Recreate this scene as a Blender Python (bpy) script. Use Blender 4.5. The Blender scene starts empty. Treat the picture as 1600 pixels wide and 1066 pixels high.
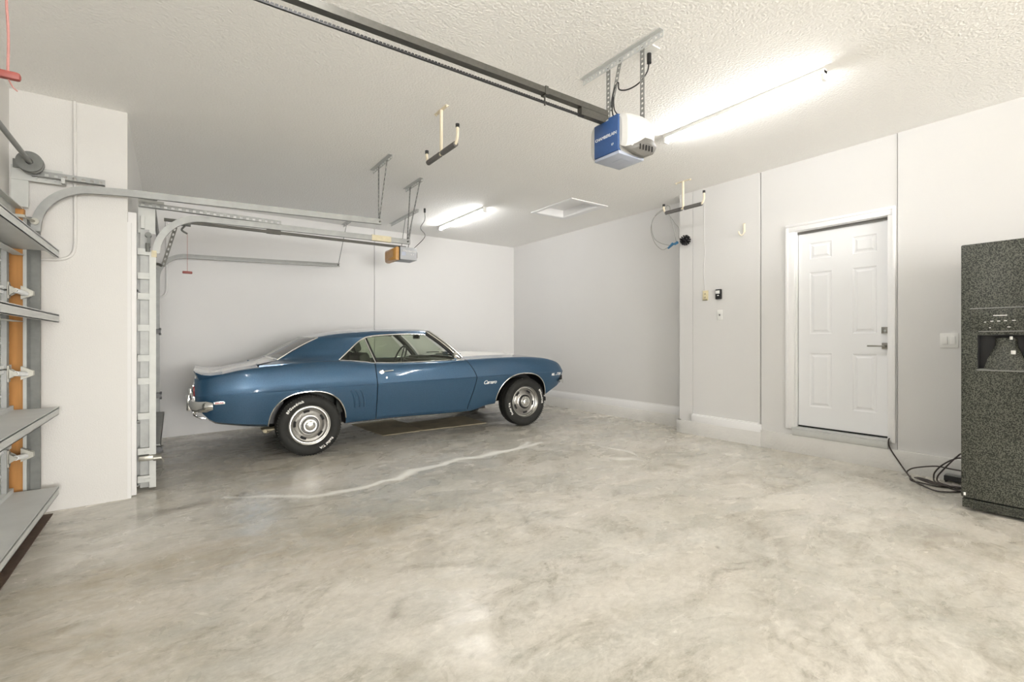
import bpy, bmesh, math, random
import numpy as np
from mathutils import Vector, Matrix
random.seed(7); rng = np.random.default_rng(7)
C = bpy.context.scene.collection
SC = bpy.context.scene
PI = math.pi

# ------------------------------------------------------------ camera, world, lights, exposure
cam_d = bpy.data.cameras.new('camera'); cam = bpy.data.objects.new('camera', cam_d); C.objects.link(cam)
cam_d.sensor_width = 36.0; cam_d.lens = 36.0 * 760 / 1600; cam_d.clip_start = 0.05
CAMZ = 1.12
cam.location = (0, 0, CAMZ); cam.rotation_euler = (PI / 2, 0, math.radians(55.1 - 90))
SC.camera = cam
w = bpy.data.worlds.new('world'); SC.world = w; w.use_nodes = True
w.node_tree.nodes['Background'].inputs[0].default_value = (0.8, 0.9, 1.0, 1)
w.node_tree.nodes['Background'].inputs[1].default_value = 0.3
TUBE_EMIT = 64.0
fill_d = bpy.data.lights.new('added_fill', 'AREA'); fill_d.shape = 'RECTANGLE'; fill_d.size = 3.6; fill_d.size_y = 2.0; fill_d.energy = 690; fill_d.color = (1, .985, .96)
fill = bpy.data.objects.new('added_fill', fill_d); C.objects.link(fill); fill.location = (1.3, -8.8, 1.2)  # area lamp added behind the camera to brighten the room, never in view
fill.rotation_euler = (math.radians(91), 0, math.radians(0))
SC.view_settings.view_transform = 'Standard'; SC.view_settings.look = 'None'
SC.view_settings.gamma = 1.0; SC.view_settings.exposure = 0.25
SC.view_settings.use_curve_mapping = False
SC.cycles.use_denoising = True
SC.cycles.max_bounces = 14; SC.cycles.diffuse_bounces = 10; SC.cycles.transparent_max_bounces = 16
SC.cycles.sample_clamp_indirect = 8

# ------------------------------------------------------------ node materials
def mat(name, col, rough=0.5, metal=0.0, var=0.06, scale=8.0, bump=0.0, bscale=200.0, spec=0.5,
        coat=0.0, emit=None, estr=0.0, stretch=None, bdist=0.002):
    m = bpy.data.materials.new(name); m.use_nodes = True
    nt = m.node_tree; N = nt.nodes; L = nt.links
    b = N['Principled BSDF']
    tc = N.new('ShaderNodeTexCoord'); mp = N.new('ShaderNodeMapping')
    L.new(tc.outputs['Object'], mp.inputs[0])
    if stretch: mp.inputs['Scale'].default_value = stretch
    ns = N.new('ShaderNodeTexNoise'); ns.inputs['Scale'].default_value = scale; ns.inputs['Detail'].default_value = 5
    L.new(mp.outputs[0], ns.inputs['Vector'])
    mx = N.new('ShaderNodeMix'); mx.data_type = 'RGBA'
    mx.inputs[6].default_value = (*[max(0, c * (1 - var)) for c in col], 1)
    mx.inputs[7].default_value = (*[min(1, c * (1 + var)) for c in col], 1)
    L.new(ns.outputs['Fac'], mx.inputs[0]); L.new(mx.outputs[2], b.inputs['Base Color'])
    b.inputs['Roughness'].default_value = rough; b.inputs['Metallic'].default_value = metal
    b.inputs['Specular IOR Level'].default_value = spec
    if coat:
        b.inputs['Coat Weight'].default_value = coat; b.inputs['Coat Roughness'].default_value = 0.04
    if bump:
        n2 = N.new('ShaderNodeTexNoise'); n2.inputs['Scale'].default_value = bscale; n2.inputs['Detail'].default_value = 3
        L.new(tc.outputs['Object'], n2.inputs['Vector'])
        bp = N.new('ShaderNodeBump'); bp.inputs['Strength'].default_value = bump; bp.inputs['Distance'].default_value = bdist
        L.new(n2.outputs['Fac'], bp.inputs['Height']); L.new(bp.outputs[0], b.inputs['Normal'])
    if emit:
        b.inputs['Emission Color'].default_value = (*emit, 1); b.inputs['Emission Strength'].default_value = estr
    return m

M = {}
M['wall'] = mat('wall_paint', (.70, .695, .69), .85, var=.02, scale=1.5, bump=.25, bscale=90, bdist=.003)
M['wall_left'] = mat('stucco_paint', (.66, .65, .63), .9, var=.03, scale=2.0, bump=.5, bscale=120, bdist=.004)
M['curb'] = mat('painted_curb', (.72, .71, .69), .7, var=.08, scale=5, bump=.5, bscale=40, bdist=.006)
M['trim'] = mat('trim_paint', (.86, .86, .87), .45, var=.01)
M['door'] = mat('door_paint', (.84, .85, .87), .35, var=.01)
M['ceiling'] = mat('knockdown_ceiling', (.90, .89, .87), .9, var=.02, scale=1.0, bump=.75, bscale=66, bdist=.010)
M['galv_light'] = mat('bright_galvanised_sheet', (.60, .61, .60), .55, .2, var=.12, scale=6)
M['galv'] = mat('galvanised_steel', (.30, .305, .295), .5, .5, var=.25, scale=14, bump=.1, bscale=60)
M['galv_dark'] = mat('aged_steel', (.16, .165, .155), .55, .3, var=.3, scale=20)
M['galv_white'] = mat('white_painted_steel', (.50, .51, .49), .5, .1, var=.08, scale=20)
M['zinc'] = mat('zinc_bracket', (.34, .33, .29), .4, .8, var=.25, scale=40)
M['rail_dark'] = mat('dark_rail_steel', (.10, .097, .085), .45, .6, var=.25, scale=60)
M['black'] = mat('black_plastic', (.015, .015, .016), .45, var=.1)
M['rubber'] = mat('black_rubber', (.02, .02, .02), .75, var=.2, scale=40, bump=.2)
M['foam'] = mat('grey_foam_sleeve', (.13, .125, .12), .9, var=.3, scale=90)
M['cream'] = mat('cream_enamel', (.78, .70, .54), .4, var=.05)
M['white_plastic'] = mat('white_plastic', (.82, .82, .80), .35, var=.02)
M['housing'] = mat('offwhite_housing', (.60, .595, .575), .5, var=.03)
M['blue_plastic'] = mat('blue_plastic', (.03, .085, .24), .45, var=.15, scale=50)
M['lens'] = mat('frosted_lens', (.42, .46, .56), .3, var=.05)
M['grille_grey'] = mat('grey_grille', (.15, .145, .135), .45, var=.15, scale=40)
M['amber'] = mat('amber_lens', (.55, .28, .07), .3, var=.25, scale=30)
M['op_grey'] = mat('grey_plastic', (.42, .43, .45), .45, var=.05)
M['red'] = mat('red_plastic', (.24, .055, .045), .5, var=.1)
M['redcord'] = mat('red_cord', (.38, .18, .16), .8, var=.2, scale=200)
M['wood'] = mat('orange_wood', (.50, .24, .07), .7, var=.45, scale=7, stretch=(3, 3, .35))
M['concrete_dark'] = mat('dark_threshold', (.10, .065, .045), .9, var=.4, scale=25)
M['chrome'] = mat('chrome', (.82, .82, .80), .12, 1.0, var=.02)
M['wheel_silver'] = mat('wheel_silver', (.36, .35, .33), .30, .85, var=.06)
M['tyre'] = mat('tyre_rubber', (.022, .022, .020), .7, var=.25, scale=30, bump=.2, spec=.3)
M['letters'] = mat('tyre_white', (.85, .84, .80), .6, var=.02)
M['interior'] = mat('black_vinyl', (.03, .033, .026), .6, var=.3, scale=20)
M['interior_grey'] = mat('dark_headliner', (.045, .043, .036), .8, var=.2)
M['cardboard'] = mat('worn_cardboard', (.42, .37, .26), .9, var=.35, scale=6)
M['taillight'] = mat('red_lens', (.30, .02, .02), .2, var=.1)
M['ivory'] = mat('ivory_plastic', (.74, .66, .44), .4, var=.1, scale=60)
M['satin'] = mat('satin_nickel', (.34, .33, .30), .35, .9, var=.08)
M['blue_plug'] = mat('blue_connector', (.05, .22, .42), .4, var=.1)
M['grey_cable'] = mat('grey_cable', (.30, .30, .285), .6, var=.1)
M['brown_cord'] = mat('dark_cord', (.05, .04, .035), .5, var=.2)
M['tape'] = mat('masking_tape', (.60, .54, .38), .8, var=.2, scale=40)
M['panelwhite'] = mat('sectional_door_white', (.80, .81, .81), .5, var=.03)
M['tube'] = mat('lamp_tube', (.95, .95, .95), .3, emit=(1.0, .99, .97), estr=TUBE_EMIT)
M['socket'] = mat('socket_dark', (.10, .09, .07), .5)
M['dark_gap'] = mat('dark_gasket', (.012, .012, .012), .8)

def mat_speckle():
    m = mat('textured_black_enamel', (.06, .065, .055), .38, var=.2, bump=.35, bscale=230, bdist=.0015)
    nt = m.node_tree; N = nt.nodes; L = nt.links; b = N['Principled BSDF']
    tc = N.new('ShaderNodeTexCoord'); n = N.new('ShaderNodeTexNoise')
    n.inputs['Scale'].default_value = 150; n.inputs['Detail'].default_value = 1
    L.new(tc.outputs['Object'], n.inputs['Vector'])
    r = N.new('ShaderNodeValToRGB'); r.color_ramp.elements[0].position = .42; r.color_ramp.elements[1].position = .60
    r.color_ramp.elements[0].color = (.012, .014, .011, 1); r.color_ramp.elements[1].color = (.110, .113, .090, 1)
    L.new(n.outputs['Fac'], r.inputs[0]); L.new(r.outputs[0], b.inputs['Base Color'])
    return m
M['fridge'] = mat_speckle()

def mat_paint():
    m = bpy.data.materials.new('blue_metallic_paint'); m.use_nodes = True
    nt = m.node_tree; N = nt.nodes; L = nt.links; b = N['Principled BSDF']
    tc = N.new('ShaderNodeTexCoord'); sp = N.new('ShaderNodeSeparateXYZ'); L.new(tc.outputs['Object'], sp.inputs[0])
    fl = N.new('ShaderNodeTexNoise'); fl.inputs['Scale'].default_value = 160; fl.inputs['Detail'].default_value = 2
    L.new(tc.outputs['Object'], fl.inputs['Vector'])
    mx = N.new('ShaderNodeMix'); mx.data_type = 'RGBA'
    mx.inputs[6].default_value = (.014, .055, .120, 1); mx.inputs[7].default_value = (.042, .120, .215, 1)
    L.new(fl.outputs['Fac'], mx.inputs[0])
    def mth(op, a, bb=None):
        n = N.new('ShaderNodeMath'); n.operation = op
        for i, v in enumerate((a, bb)):
            if v is None: continue
            if isinstance(v, (int, float)): n.inputs[i].default_value = v
            else: L.new(v, n.inputs[i])
        return n.outputs[0]
    ay = mth('ABSOLUTE', sp.outputs[1])
    s = mth('MULTIPLY', mth('GREATER_THAN', ay, .09), mth('LESS_THAN', ay, .52))
    ends = mth('ADD', mth('GREATER_THAN', sp.outputs[0], 1.9), mth('LESS_THAN', sp.outputs[0], -.2))
    s = mth('MULTIPLY', s, ends); s = mth('MULTIPLY', s, mth('GREATER_THAN', sp.outputs[2], .76))
    m2 = N.new('ShaderNodeMix'); m2.data_type = 'RGBA'
    m2.inputs[7].default_value = (.84, .83, .80, 1)
    L.new(s, m2.inputs[0]); L.new(mx.outputs[2], m2.inputs[6]); L.new(m2.outputs[2], b.inputs['Base Color'])
    met = mth('MULTIPLY', mth('SUBTRACT', 1.0, s), .55); L.new(met, b.inputs['Metallic'])
    b.inputs['Roughness'].default_value = .34
    b.inputs['Coat Weight'].default_value = 1.0; b.inputs['Coat Roughness'].default_value = .05
    return m
M['paint'] = mat_paint()

def mat_glass(name, tint, k=.9):
    m = bpy.data.materials.new(name); m.use_nodes = True
    nt = m.node_tree; N = nt.nodes; L = nt.links; N.remove(N['Principled BSDF'])
    tr = N.new('ShaderNodeBsdfTransparent'); gl = N.new('ShaderNodeBsdfGlossy'); mx = N.new('ShaderNodeMixShader')
    fr = N.new('ShaderNodeMath'); fr.operation = 'MULTIPLY_ADD'; lw = N.new('ShaderNodeLayerWeight'); lw.inputs[0].default_value = .5
    pw = N.new('ShaderNodeMath'); pw.operation = 'POWER'; pw.inputs[1].default_value = 4; L.new(lw.outputs['Facing'], pw.inputs[0])
    L.new(pw.outputs[0], fr.inputs[0]); fr.inputs[1].default_value = .9; fr.inputs[2].default_value = .04
    ns = N.new('ShaderNodeTexNoise'); ns.inputs['Scale'].default_value = 3
    rp = N.new('ShaderNodeMix'); rp.data_type = 'RGBA'
    rp.inputs[6].default_value = (*tint, 1); rp.inputs[7].default_value = (*[t * .96 for t in tint], 1)
    L.new(ns.outputs['Fac'], rp.inputs[0]); L.new(rp.outputs[2], tr.inputs[0])
    gl.inputs['Roughness'].default_value = .03
    L.new(fr.outputs[0], mx.inputs[0]); L.new(tr.outputs[0], mx.inputs[1]); L.new(gl.outputs[0], mx.inputs[2])
    L.new(mx.outputs[0], N['Material Output'].inputs[0])
    return m
M['glass'] = mat_glass('window_glass', (.90, .93, .87))

def mat_floor():
    m = bpy.data.materials.new('worn_concrete'); m.use_nodes = True
    nt = m.node_tree; N = nt.nodes; L = nt.links; b = N['Principled BSDF']
    tc = N.new('ShaderNodeTexCoord'); at = N.new('ShaderNodeAttribute'); at.attribute_name = 'marks'
    sp = N.new('ShaderNodeSeparateColor'); L.new(at.outputs['Color'], sp.inputs[0])
    mp = N.new('ShaderNodeMapping'); mp.inputs['Rotation'].default_value = (0, 0, -.35); mp.inputs['Scale'].default_value = (1, 1.5, 1)
    L.new(tc.outputs['Object'], mp.inputs[0])
    def noise(scale, det=6, dist=0.0, rough=.55, vec=None):
        n = N.new('ShaderNodeTexNoise'); n.inputs['Scale'].default_value = scale; n.inputs['Detail'].default_value = det
        n.inputs['Distortion'].default_value = dist; n.inputs['Roughness'].default_value = rough
        L.new(vec or mp.outputs[0], n.inputs['Vector']); return n.outputs['Fac']
    def ramp(f, p0, p1, c0=(0, 0, 0, 1), c1=(1, 1, 1, 1)):
        r = N.new('ShaderNodeValToRGB'); e = r.color_ramp.elements
        e[0].position = p0; e[1].position = p1; e[0].color = c0; e[1].color = c1
        L.new(f, r.inputs[0]); return r.outputs[0]
    def mix(f, a, bb, mode='MIX'):
        n = N.new('ShaderNodeMix'); n.data_type = 'RGBA'; n.blend_type = mode
        for i, v in ((0, f), (6, a), (7, bb)):
            if isinstance(v, (int, float)): n.inputs[i].default_value = v
            elif isinstance(v, tuple): n.inputs[i].default_value = v
            else: L.new(v, n.inputs[i])
        return n.outputs[2]
    def mth(op, a, bb):
        n = N.new('ShaderNodeMath'); n.operation = op; n.use_clamp = True
        for i, v in enumerate((a, bb)):
            if isinstance(v, (int, float)): n.inputs[i].default_value = v
            else: L.new(v, n.inputs[i])
        return n.outputs[0]
    base = mix(ramp(noise(.8, 8, .5, .6), .40, .60), (.56, .53, .46, 1), (.70, .66, .595, 1))
    grey = ramp(noise(1.1, 10, .8, .66), .46, .62)
    base = mix(mth('MULTIPLY', grey, .55), base, (.46, .465, .425, 1))
    vein = ramp(noise(2.4, 13, 1.3, .76), .50, .62)
    base = mix(mth('MULTIPLY', vein, .60), base, (.33, .30, .235, 1))
    swirl = ramp(noise(6.5, 10, 2.0, .7), .53, .62)
    base = mix(mth('MULTIPLY', mth('MULTIPLY', swirl, vein), .75), base, (.25, .225, .17, 1))
    pale = ramp(noise(1.7, 12, .7, .72, tc.outputs['Object']), .49, .62)
    base = mix(mth('MULTIPLY', pale, .50), base, (.82, .79, .73, 1))
    fine = ramp(noise(26, 8, .4, .75), .36, .64)
    base = mix(.22, base, mix(fine, (.22, .20, .16, 1), (.86, .83, .76, 1)))
    brk = noise(5, 8, 1.0, .7)
    och = mth('MULTIPLY', sp.outputs[1], ramp(brk, .30, .62))
    base = mix(mth('MULTIPLY', och, .55), base, (.33, .25, .12, 1))
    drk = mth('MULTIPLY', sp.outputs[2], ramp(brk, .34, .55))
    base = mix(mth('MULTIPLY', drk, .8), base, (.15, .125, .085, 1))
    base = mix(mth('MULTIPLY', at.outputs['Alpha'], mth('MULTIPLY', ramp(brk, .36, .6), .75)), base, (.78, .76, .72, 1))
    edge = ramp(noise(22, 5, .5), .30, .52)
    base = mix(mth('MULTIPLY', sp.outputs[0], mth('ADD', edge, .6)), base, (.95, .94, .89, 1))
    L.new(base, b.inputs['Base Color'])
    rr = N.new('ShaderNodeMapRange'); rr.inputs[3].default_value = .16; rr.inputs[4].default_value = .38
    L.new(ramp(noise(2.6, 5, .6, .55), .36, .64), rr.inputs[0]); ra = N.new('ShaderNodeMath'); ra.operation = 'MULTIPLY_ADD'; L.new(sp.outputs[0], ra.inputs[0]); ra.inputs[1].default_value = .35; L.new(rr.outputs[0], ra.inputs[2]); L.new(ra.outputs[0], b.inputs['Roughness'])
    b.inputs['Specular IOR Level'].default_value = .5
    bp = N.new('ShaderNodeBump'); bp.inputs['Strength'].default_value = .25; bp.inputs['Distance'].default_value = .004
    L.new(noise(14, 6, .5), bp.inputs['Height']); L.new(bp.outputs[0], b.inputs['Normal'])
    return m
M['floor'] = mat_floor()

# ------------------------------------------------------------ mesh helpers
class MB:
    def __init__(s): s.v = []; s.f = []; s.m = []
    def add(s, vs, fs, mi=0, T=None):
        o = len(s.v)
        s.v += [tuple(T @ Vector(v)) if T is not None else tuple(v) for v in vs]
        s.f += [tuple(i + o for i in f) for f in fs]; s.m += [mi] * len(fs); return s
    def box(s, x0, x1, y0, y1, z0, z1, mi=0, T=None, bev=0.0):
        if bev > 0:
            bm = bmesh.new(); bmesh.ops.create_cube(bm, size=1)
            bmesh.ops.scale(bm, vec=(abs(x1 - x0), abs(y1 - y0), abs(z1 - z0)), verts=bm.verts)
            bmesh.ops.translate(bm, vec=((x0 + x1) / 2, (y0 + y1) / 2, (z0 + z1) / 2), verts=bm.verts)
            bmesh.ops.bevel(bm, geom=bm.edges[:], offset=bev, segments=2, affect='EDGES', profile=.5)
            bm.verts.index_update()
            s.add([v.co[:] for v in bm.verts], [[v.index for v in f.verts] for f in bm.faces], mi, T); bm.free(); return s
        v = [(x, y, z) for z in (z0, z1) for y in (y0, y1) for x in (x0, x1)]
        return s.add(v, [(0, 2, 3, 1), (4, 5, 7, 6), (0, 1, 5, 4), (2, 6, 7, 3), (0, 4, 6, 2), (1, 3, 7, 5)], mi, T)
    def cyl(s, p0, p1, r, n=16, r1=None, mi=0, T=None):
        return s.tube([p0, p1], r, n, mi, T, radii=[r, r if r1 is None else r1])
    def tube(s, pts, r, n=8, mi=0, T=None, radii=None, closed=False):
        P = [Vector(p) for p in pts]; k = len(P); vs = []; fs = []
        up = None
        for i, p in enumerate(P):
            d = (P[min(i + 1, k - 1)] - P[max(i - 1, 0)]).normalized()
            if up is None:
                up = Vector((0, 0, 1)) if abs(d.z) < .9 else Vector((1, 0, 0))
            a = d.cross(up)
            if a.length < 1e-4: a = d.cross(Vector((0, 1, 0)))
            a.normalize(); b2 = a.cross(d).normalized(); up = b2
            rr = radii[i] if radii else r
            for j in range(n):
                t = 2 * PI * j / n
                vs.append(p + a * math.cos(t) * rr + b2 * math.sin(t) * rr)
        for i in range(k - 1):
            for j in range(n):
                fs.append((i * n + j, i * n + (j + 1) % n, (i + 1) * n + (j + 1) % n, (i + 1) * n + j))
        fs.append(tuple(range(n - 1, -1, -1))); fs.append(tuple((k - 1) * n + j for j in range(n)))
        return s.add(vs, fs, mi, T)
    def lathe(s, prof, n=32, mi=0, T=None):   # profile of (radius, height) turned about local z
        vs = []; fs = []; k = len(prof)
        for r, h in prof:
            for j in range(n):
                t = 2 * PI * j / n; vs.append((r * math.cos(t), r * math.sin(t), h))
        for i in range(k - 1):
            for j in range(n):
                fs.append((i * n + j, i * n + (j + 1) % n, (i + 1) * n + (j + 1) % n, (i + 1) * n + j))
        return s.add(vs, fs, mi, T)
    def prism(s, poly, axis, a, b2, mi=0, T=None):  # polygon in the two other axes, extruded along axis
        n = len(poly)
        def mk(p, h):
            return {'x': (h, p[0], p[1]), 'y': (p[0], h, p[1]), 'z': (p[0], p[1], h)}[axis]
        vs = [mk(p, a) for p in poly] + [mk(p, b2) for p in poly]
        fs = [tuple(range(n)), tuple(range(2 * n - 1, n - 1, -1))] + [(i, i + n, (i + 1) % n + n, (i + 1) % n) for i in range(n)]
        return s.add(vs, fs, mi, T)
    def grid(s, rows, mi=0, T=None, closeu=False):
        nv = len(rows[0]); vs = [p for r in rows for p in r]; fs = []
        for i in range(len(rows) - 1):
            for j in range(nv - (0 if closeu else 1)):
                j2 = (j + 1) % nv
                fs.append((i * nv + j, i * nv + j2, (i + 1) * nv + j2, (i + 1) * nv + j))
        return s.add(vs, fs, mi, T)
    def perf(s, p0, p1, nrm, wid=.032, th=.003, pitch=.045, mi=0, angle=False):  # perforated strap, real slots
        p0, p1 = Vector(p0), Vector(p1); d = p1 - p0; Ln = d.length; d.normalize()
        nrm = Vector(nrm); nrm = (nrm - d * nrm.dot(d)).normalized(); sd = d.cross(nrm)
        T = Matrix((( d.x, sd.x, nrm.x, p0.x), (d.y, sd.y, nrm.y, p0.y), (d.z, sd.z, nrm.z, p0.z), (0, 0, 0, 1)))
        h = wid / 2; q = h * .45
        s.box(0, Ln, -h, -q, 0, th, mi, T); s.box(0, Ln, q, h, 0, th, mi, T)
        k = max(1, int(Ln / pitch))
        for i in range(k + 1):
            a = max(0, i * Ln / k - pitch * .28); b2 = min(Ln, i * Ln / k + pitch * .28)
            s.box(a, b2, -q, q, 0, th, mi, T)
        if angle: s.box(0, Ln, h - th, h, 0, wid, mi, T)
        return s
    def build(s, name, mats, parent=None, smooth=True, ang=35, fix=True):
        me = bpy.data.meshes.new(name); me.from_pydata(s.v, [], s.f)
        for m in (mats if isinstance(mats, (list, tuple)) else [mats]): me.materials.append(m)
        me.polygons.foreach_set('material_index', s.m); me.update()
        if fix:
            bm = bmesh.new(); bm.from_mesh(me); bmesh.ops.recalc_face_normals(bm, faces=bm.faces); bm.to_mesh(me); bm.free()
        if smooth:
            me.polygons.foreach_set('use_smooth', [True] * len(me.polygons)); me.set_sharp_from_angle(angle=math.radians(ang))
        o = bpy.data.objects.new(name, me); C.objects.link(o)
        if parent: o.parent = parent
        return o

def smooth_path(pts, k=8):
    P = [Vector(p) for p in pts]; out = []
    for i in range(len(P) - 1):
        p0 = P[i - 1] if i else P[0] * 2 - P[1]; p1, p2 = P[i], P[i + 1]
        p3 = P[i + 2] if i + 2 < len(P) else P[-1] * 2 - P[-2]
        for j in range(k):
            t = j / k
            out.append(.5 * ((2 * p1) + (p2 - p0) * t + (2 * p0 - 5 * p1 + 4 * p2 - p3) * t * t + (3 * p1 - p0 - 3 * p2 + p3) * t ** 3))
    out.append(P[-1]); return out

def thing(name, label, cat, loc=(0, 0, 0), rot=(0, 0, 0), group=None):
    o = bpy.data.objects.new(name, None); C.objects.link(o); o.location = loc; o.rotation_euler = rot
    o['label'] = label; o['category'] = cat
    if group: o['group'] = group
    o.empty_display_size = .1
    return o
def tag(o, label, cat, group=None):
    o['label'] = label; o['category'] = cat
    if group: o['group'] = group
    return o
def struct(o, label, cat=None):
    o['kind'] = 'structure'; o['label'] = label
    if cat: o['category'] = cat
    return o
def recenter(root):   # put an Empty at the base of its parts while the parts stay where they are
    bpy.context.view_layer.update()
    pts = []
    def walk(o):
        if o.type == 'MESH':
            pts.extend(o.matrix_world @ Vector(c) for c in o.bound_box)
        for c in o.children: walk(c)
    walk(root)
    lo = Vector([min(p[i] for p in pts) for i in range(3)]); hi = Vector([max(p[i] for p in pts) for i in range(3)])
    base = Vector(((lo.x + hi.x) / 2, (lo.y + hi.y) / 2, lo.z))
    d = base - root.location
    root.location = base
    for c in root.children: c.location = Vector(c.location) - d
def text_mesh(name, body, size, material, parent, T, shear=0.0, ext=.001, bend=None, spacing=1.0, offset=0.0):
    cu = bpy.data.curves.new(name, 'FONT'); cu.body = body; cu.size = size; cu.shear = shear
    cu.extrude = ext; cu.align_x = 'CENTER'; cu.align_y = 'CENTER'; cu.space_character = spacing; cu.offset = offset
    cu.resolution_u = 3
    tmp = bpy.data.objects.new(name + '_tmp', cu); C.objects.link(tmp)
    dg = bpy.context.evaluated_depsgraph_get(); me = bpy.data.meshes.new_from_object(tmp.evaluated_get(dg))
    bpy.data.objects.remove(tmp)
    me.name = name
    if bend:
        r0, a0 = bend
        for v in me.vertices:
            x, y, z = v.co; a = a0 - x / r0
            v.co = ((r0 + y) * math.cos(a), (r0 + y) * math.sin(a), z)
    me.transform(T); me.materials.clear(); me.materials.append(material)
    o = bpy.data.objects.new(name, me); C.objects.link(o)
    if parent: o.parent = parent
    return o
def interp(tab):
    xs = np.array([t[0] for t in tab]); ys = np.array([t[1] for t in tab])
    d = np.diff(ys) / np.diff(xs); m = np.zeros(len(xs)); m[0] = d[0]; m[-1] = d[-1]
    for i in range(1, len(xs) - 1):
        m[i] = 0 if d[i - 1] * d[i] <= 0 else 2 * d[i - 1] * d[i] / (d[i - 1] + d[i])
    def f(x):
        x = min(max(x, xs[0]), xs[-1]); i = min(int(np.searchsorted(xs, x, 'right')) - 1, len(xs) - 2)
        h = xs[i + 1] - xs[i]; t = (x - xs[i]) / h
        return float((2 * t**3 - 3 * t**2 + 1) * ys[i] + (t**3 - 2 * t**2 + t) * h * m[i] + (-2 * t**3 + 3 * t**2) * ys[i + 1] + (t**3 - t**2) * h * m[i + 1])
    return f

# ------------------------------------------------------------ the room
ZC = 2.92
def zf(x): return -.0235 * (5.1 - x) if x < 5.1 else 0.0
def build_floor():
    xs = np.unique(np.concatenate([np.linspace(-1.25, -.9, 4), np.arange(-.9, 5.12, .022), [5.1, 5.3, 5.72]]))
    ys = np.unique(np.concatenate([np.linspace(-9.2, 0.2, 36), np.arange(.2, 7.7, .022), [7.9]]))
    X, Y = np.meshgrid(xs, ys, indexing='ij'); nx, ny = X.shape
    Z = np.where(X < 5.1, -.0235 * (5.1 - X), 0)
    vs = np.stack([X, Y, Z], -1).reshape(-1, 3)
    idx = np.arange(nx * ny).reshape(nx, ny)
    fs = np.stack([idx[:-1, :-1], idx[1:, :-1], idx[1:, 1:], idx[:-1, 1:]], -1).reshape(-1, 4)
    me = bpy.data.meshes.new('floor'); me.from_pydata(vs.tolist(), [], fs.tolist()); me.materials.append(M['floor'])
    col = np.zeros((nx * ny, 4)); x = vs[:, 0]; y = vs[:, 1]
    jx = .02 * np.sin(9 * x + 3 * y) + .012 * np.sin(23 * x - 17 * y); jy = .02 * np.sin(11 * y - 5 * x) + .012 * np.sin(31 * x + 13 * y)
    def line(pts, wid, amp=1.0):
        r = np.zeros(len(x))
        for (ax, ay, wa), (bx, by, wb) in zip([(*p, q) for p, q in zip(pts, wid)][:-1], [(*p, q) for p, q in zip(pts, wid)][1:]):
            dx, dy = bx - ax, by - ay; t = np.clip(((x - ax) * dx + (y - ay) * dy) / (dx * dx + dy * dy), 0, 1)
            dd = np.hypot(x + jx * .5 - ax - t * dx, y + jy * .5 - ay - t * dy); ww = wa + (wb - wa) * t
            r = np.maximum(r, np.clip(1.4 - dd / ww, 0, 1))
        return r * amp
    def blob(cx, cy, rx, ry, rot=0.0):
        c, s = math.cos(rot), math.sin(rot); u = (x + jx - cx) * c + (y + jy - cy) * s; v = -(x + jx - cx) * s + (y + jy - cy) * c
        return np.exp(-((u / rx) ** 2 + (v / ry) ** 2) * 1.2)
    P = [(.331, 4.429), (.539, 4.304), (.662, 4.207), (.909, 4.031), (1.149, 4.002), (1.3, 3.987), (1.49, 4.059), (1.628, 4.043), (1.815, 4.199), (2.114, 4.21), (2.339, 4.304), (2.566, 4.248), (2.796, 4.303), (2.992, 4.288), (3.197, 4.311), (3.439, 4.356)]
    Wd = [1.35 * q for q in (.014, .014, .02, .022, .03, .03, .025, .035, .05, .028, .03, .028, .045, .025, .03, .02)]
    R = line(P, Wd); R = np.maximum(R, line([(3.03, 4.29), (3.2, 4.38), (3.346, 4.476)], [.03, .025, .03], .9))
    R = np.maximum(R, line([(3.82, 3.873), (3.876, 3.595), (3.894, 3.435), (3.831, 3.28)], [.012, .02, .02, .014], .75))
    R = np.maximum(R, blob(3.62, 3.25, .16, .05, -.9) * .8)
    R = np.maximum(R, blob(4.55, 2.75, .05, .10, 0) * .5)
    col[:, 0] = R
    G = blob(.9, 3.0, .9, .45, -.2) * .8 + blob(-.1, 3.3, .9, .25, 0) * .8 + blob(-.4, 2.6, .45, .6, 0) * .8 + blob(-.05, 1.6, .3, .6, 0) * .6 + blob(.9, 5.1, .9, .3, 0) * .5 + blob(3.6, .75, .3, .45, .3) * .4
    G += blob(.9, 4.55, .35, .12, 0) * .5
    col[:, 1] = np.clip(G, 0, 1)
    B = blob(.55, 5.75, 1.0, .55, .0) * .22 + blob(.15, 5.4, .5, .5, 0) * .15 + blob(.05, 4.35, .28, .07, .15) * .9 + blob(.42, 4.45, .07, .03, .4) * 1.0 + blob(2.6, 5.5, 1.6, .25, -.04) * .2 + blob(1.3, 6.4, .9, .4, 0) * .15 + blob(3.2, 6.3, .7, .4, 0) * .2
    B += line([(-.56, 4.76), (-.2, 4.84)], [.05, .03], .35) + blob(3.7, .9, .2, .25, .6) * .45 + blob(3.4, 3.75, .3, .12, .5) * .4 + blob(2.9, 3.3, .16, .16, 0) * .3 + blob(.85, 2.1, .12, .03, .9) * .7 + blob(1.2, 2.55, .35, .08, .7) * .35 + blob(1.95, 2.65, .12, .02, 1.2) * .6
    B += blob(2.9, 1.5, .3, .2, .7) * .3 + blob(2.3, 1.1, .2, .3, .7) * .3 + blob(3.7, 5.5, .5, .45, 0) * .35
    for k in range(60):
        B += blob(rng.uniform(0, 4.5), rng.uniform(1, 5), .012, .009) * 1.0
    col[:, 2] = np.clip(B, 0, 1)
    A = blob(.85, 4.35, .45, .16, .2) + blob(.0, 4.1, .6, .12, .25) * .8 + blob(-.35, 3.75, .16, .05, .2) * 1.0 + blob(1.0, 4.7, .35, .12) * .7 + blob(2.2, 4.5, .7, .12, 0) * .35
    col[:, 3] = np.clip(A, 0, 1)
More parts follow.
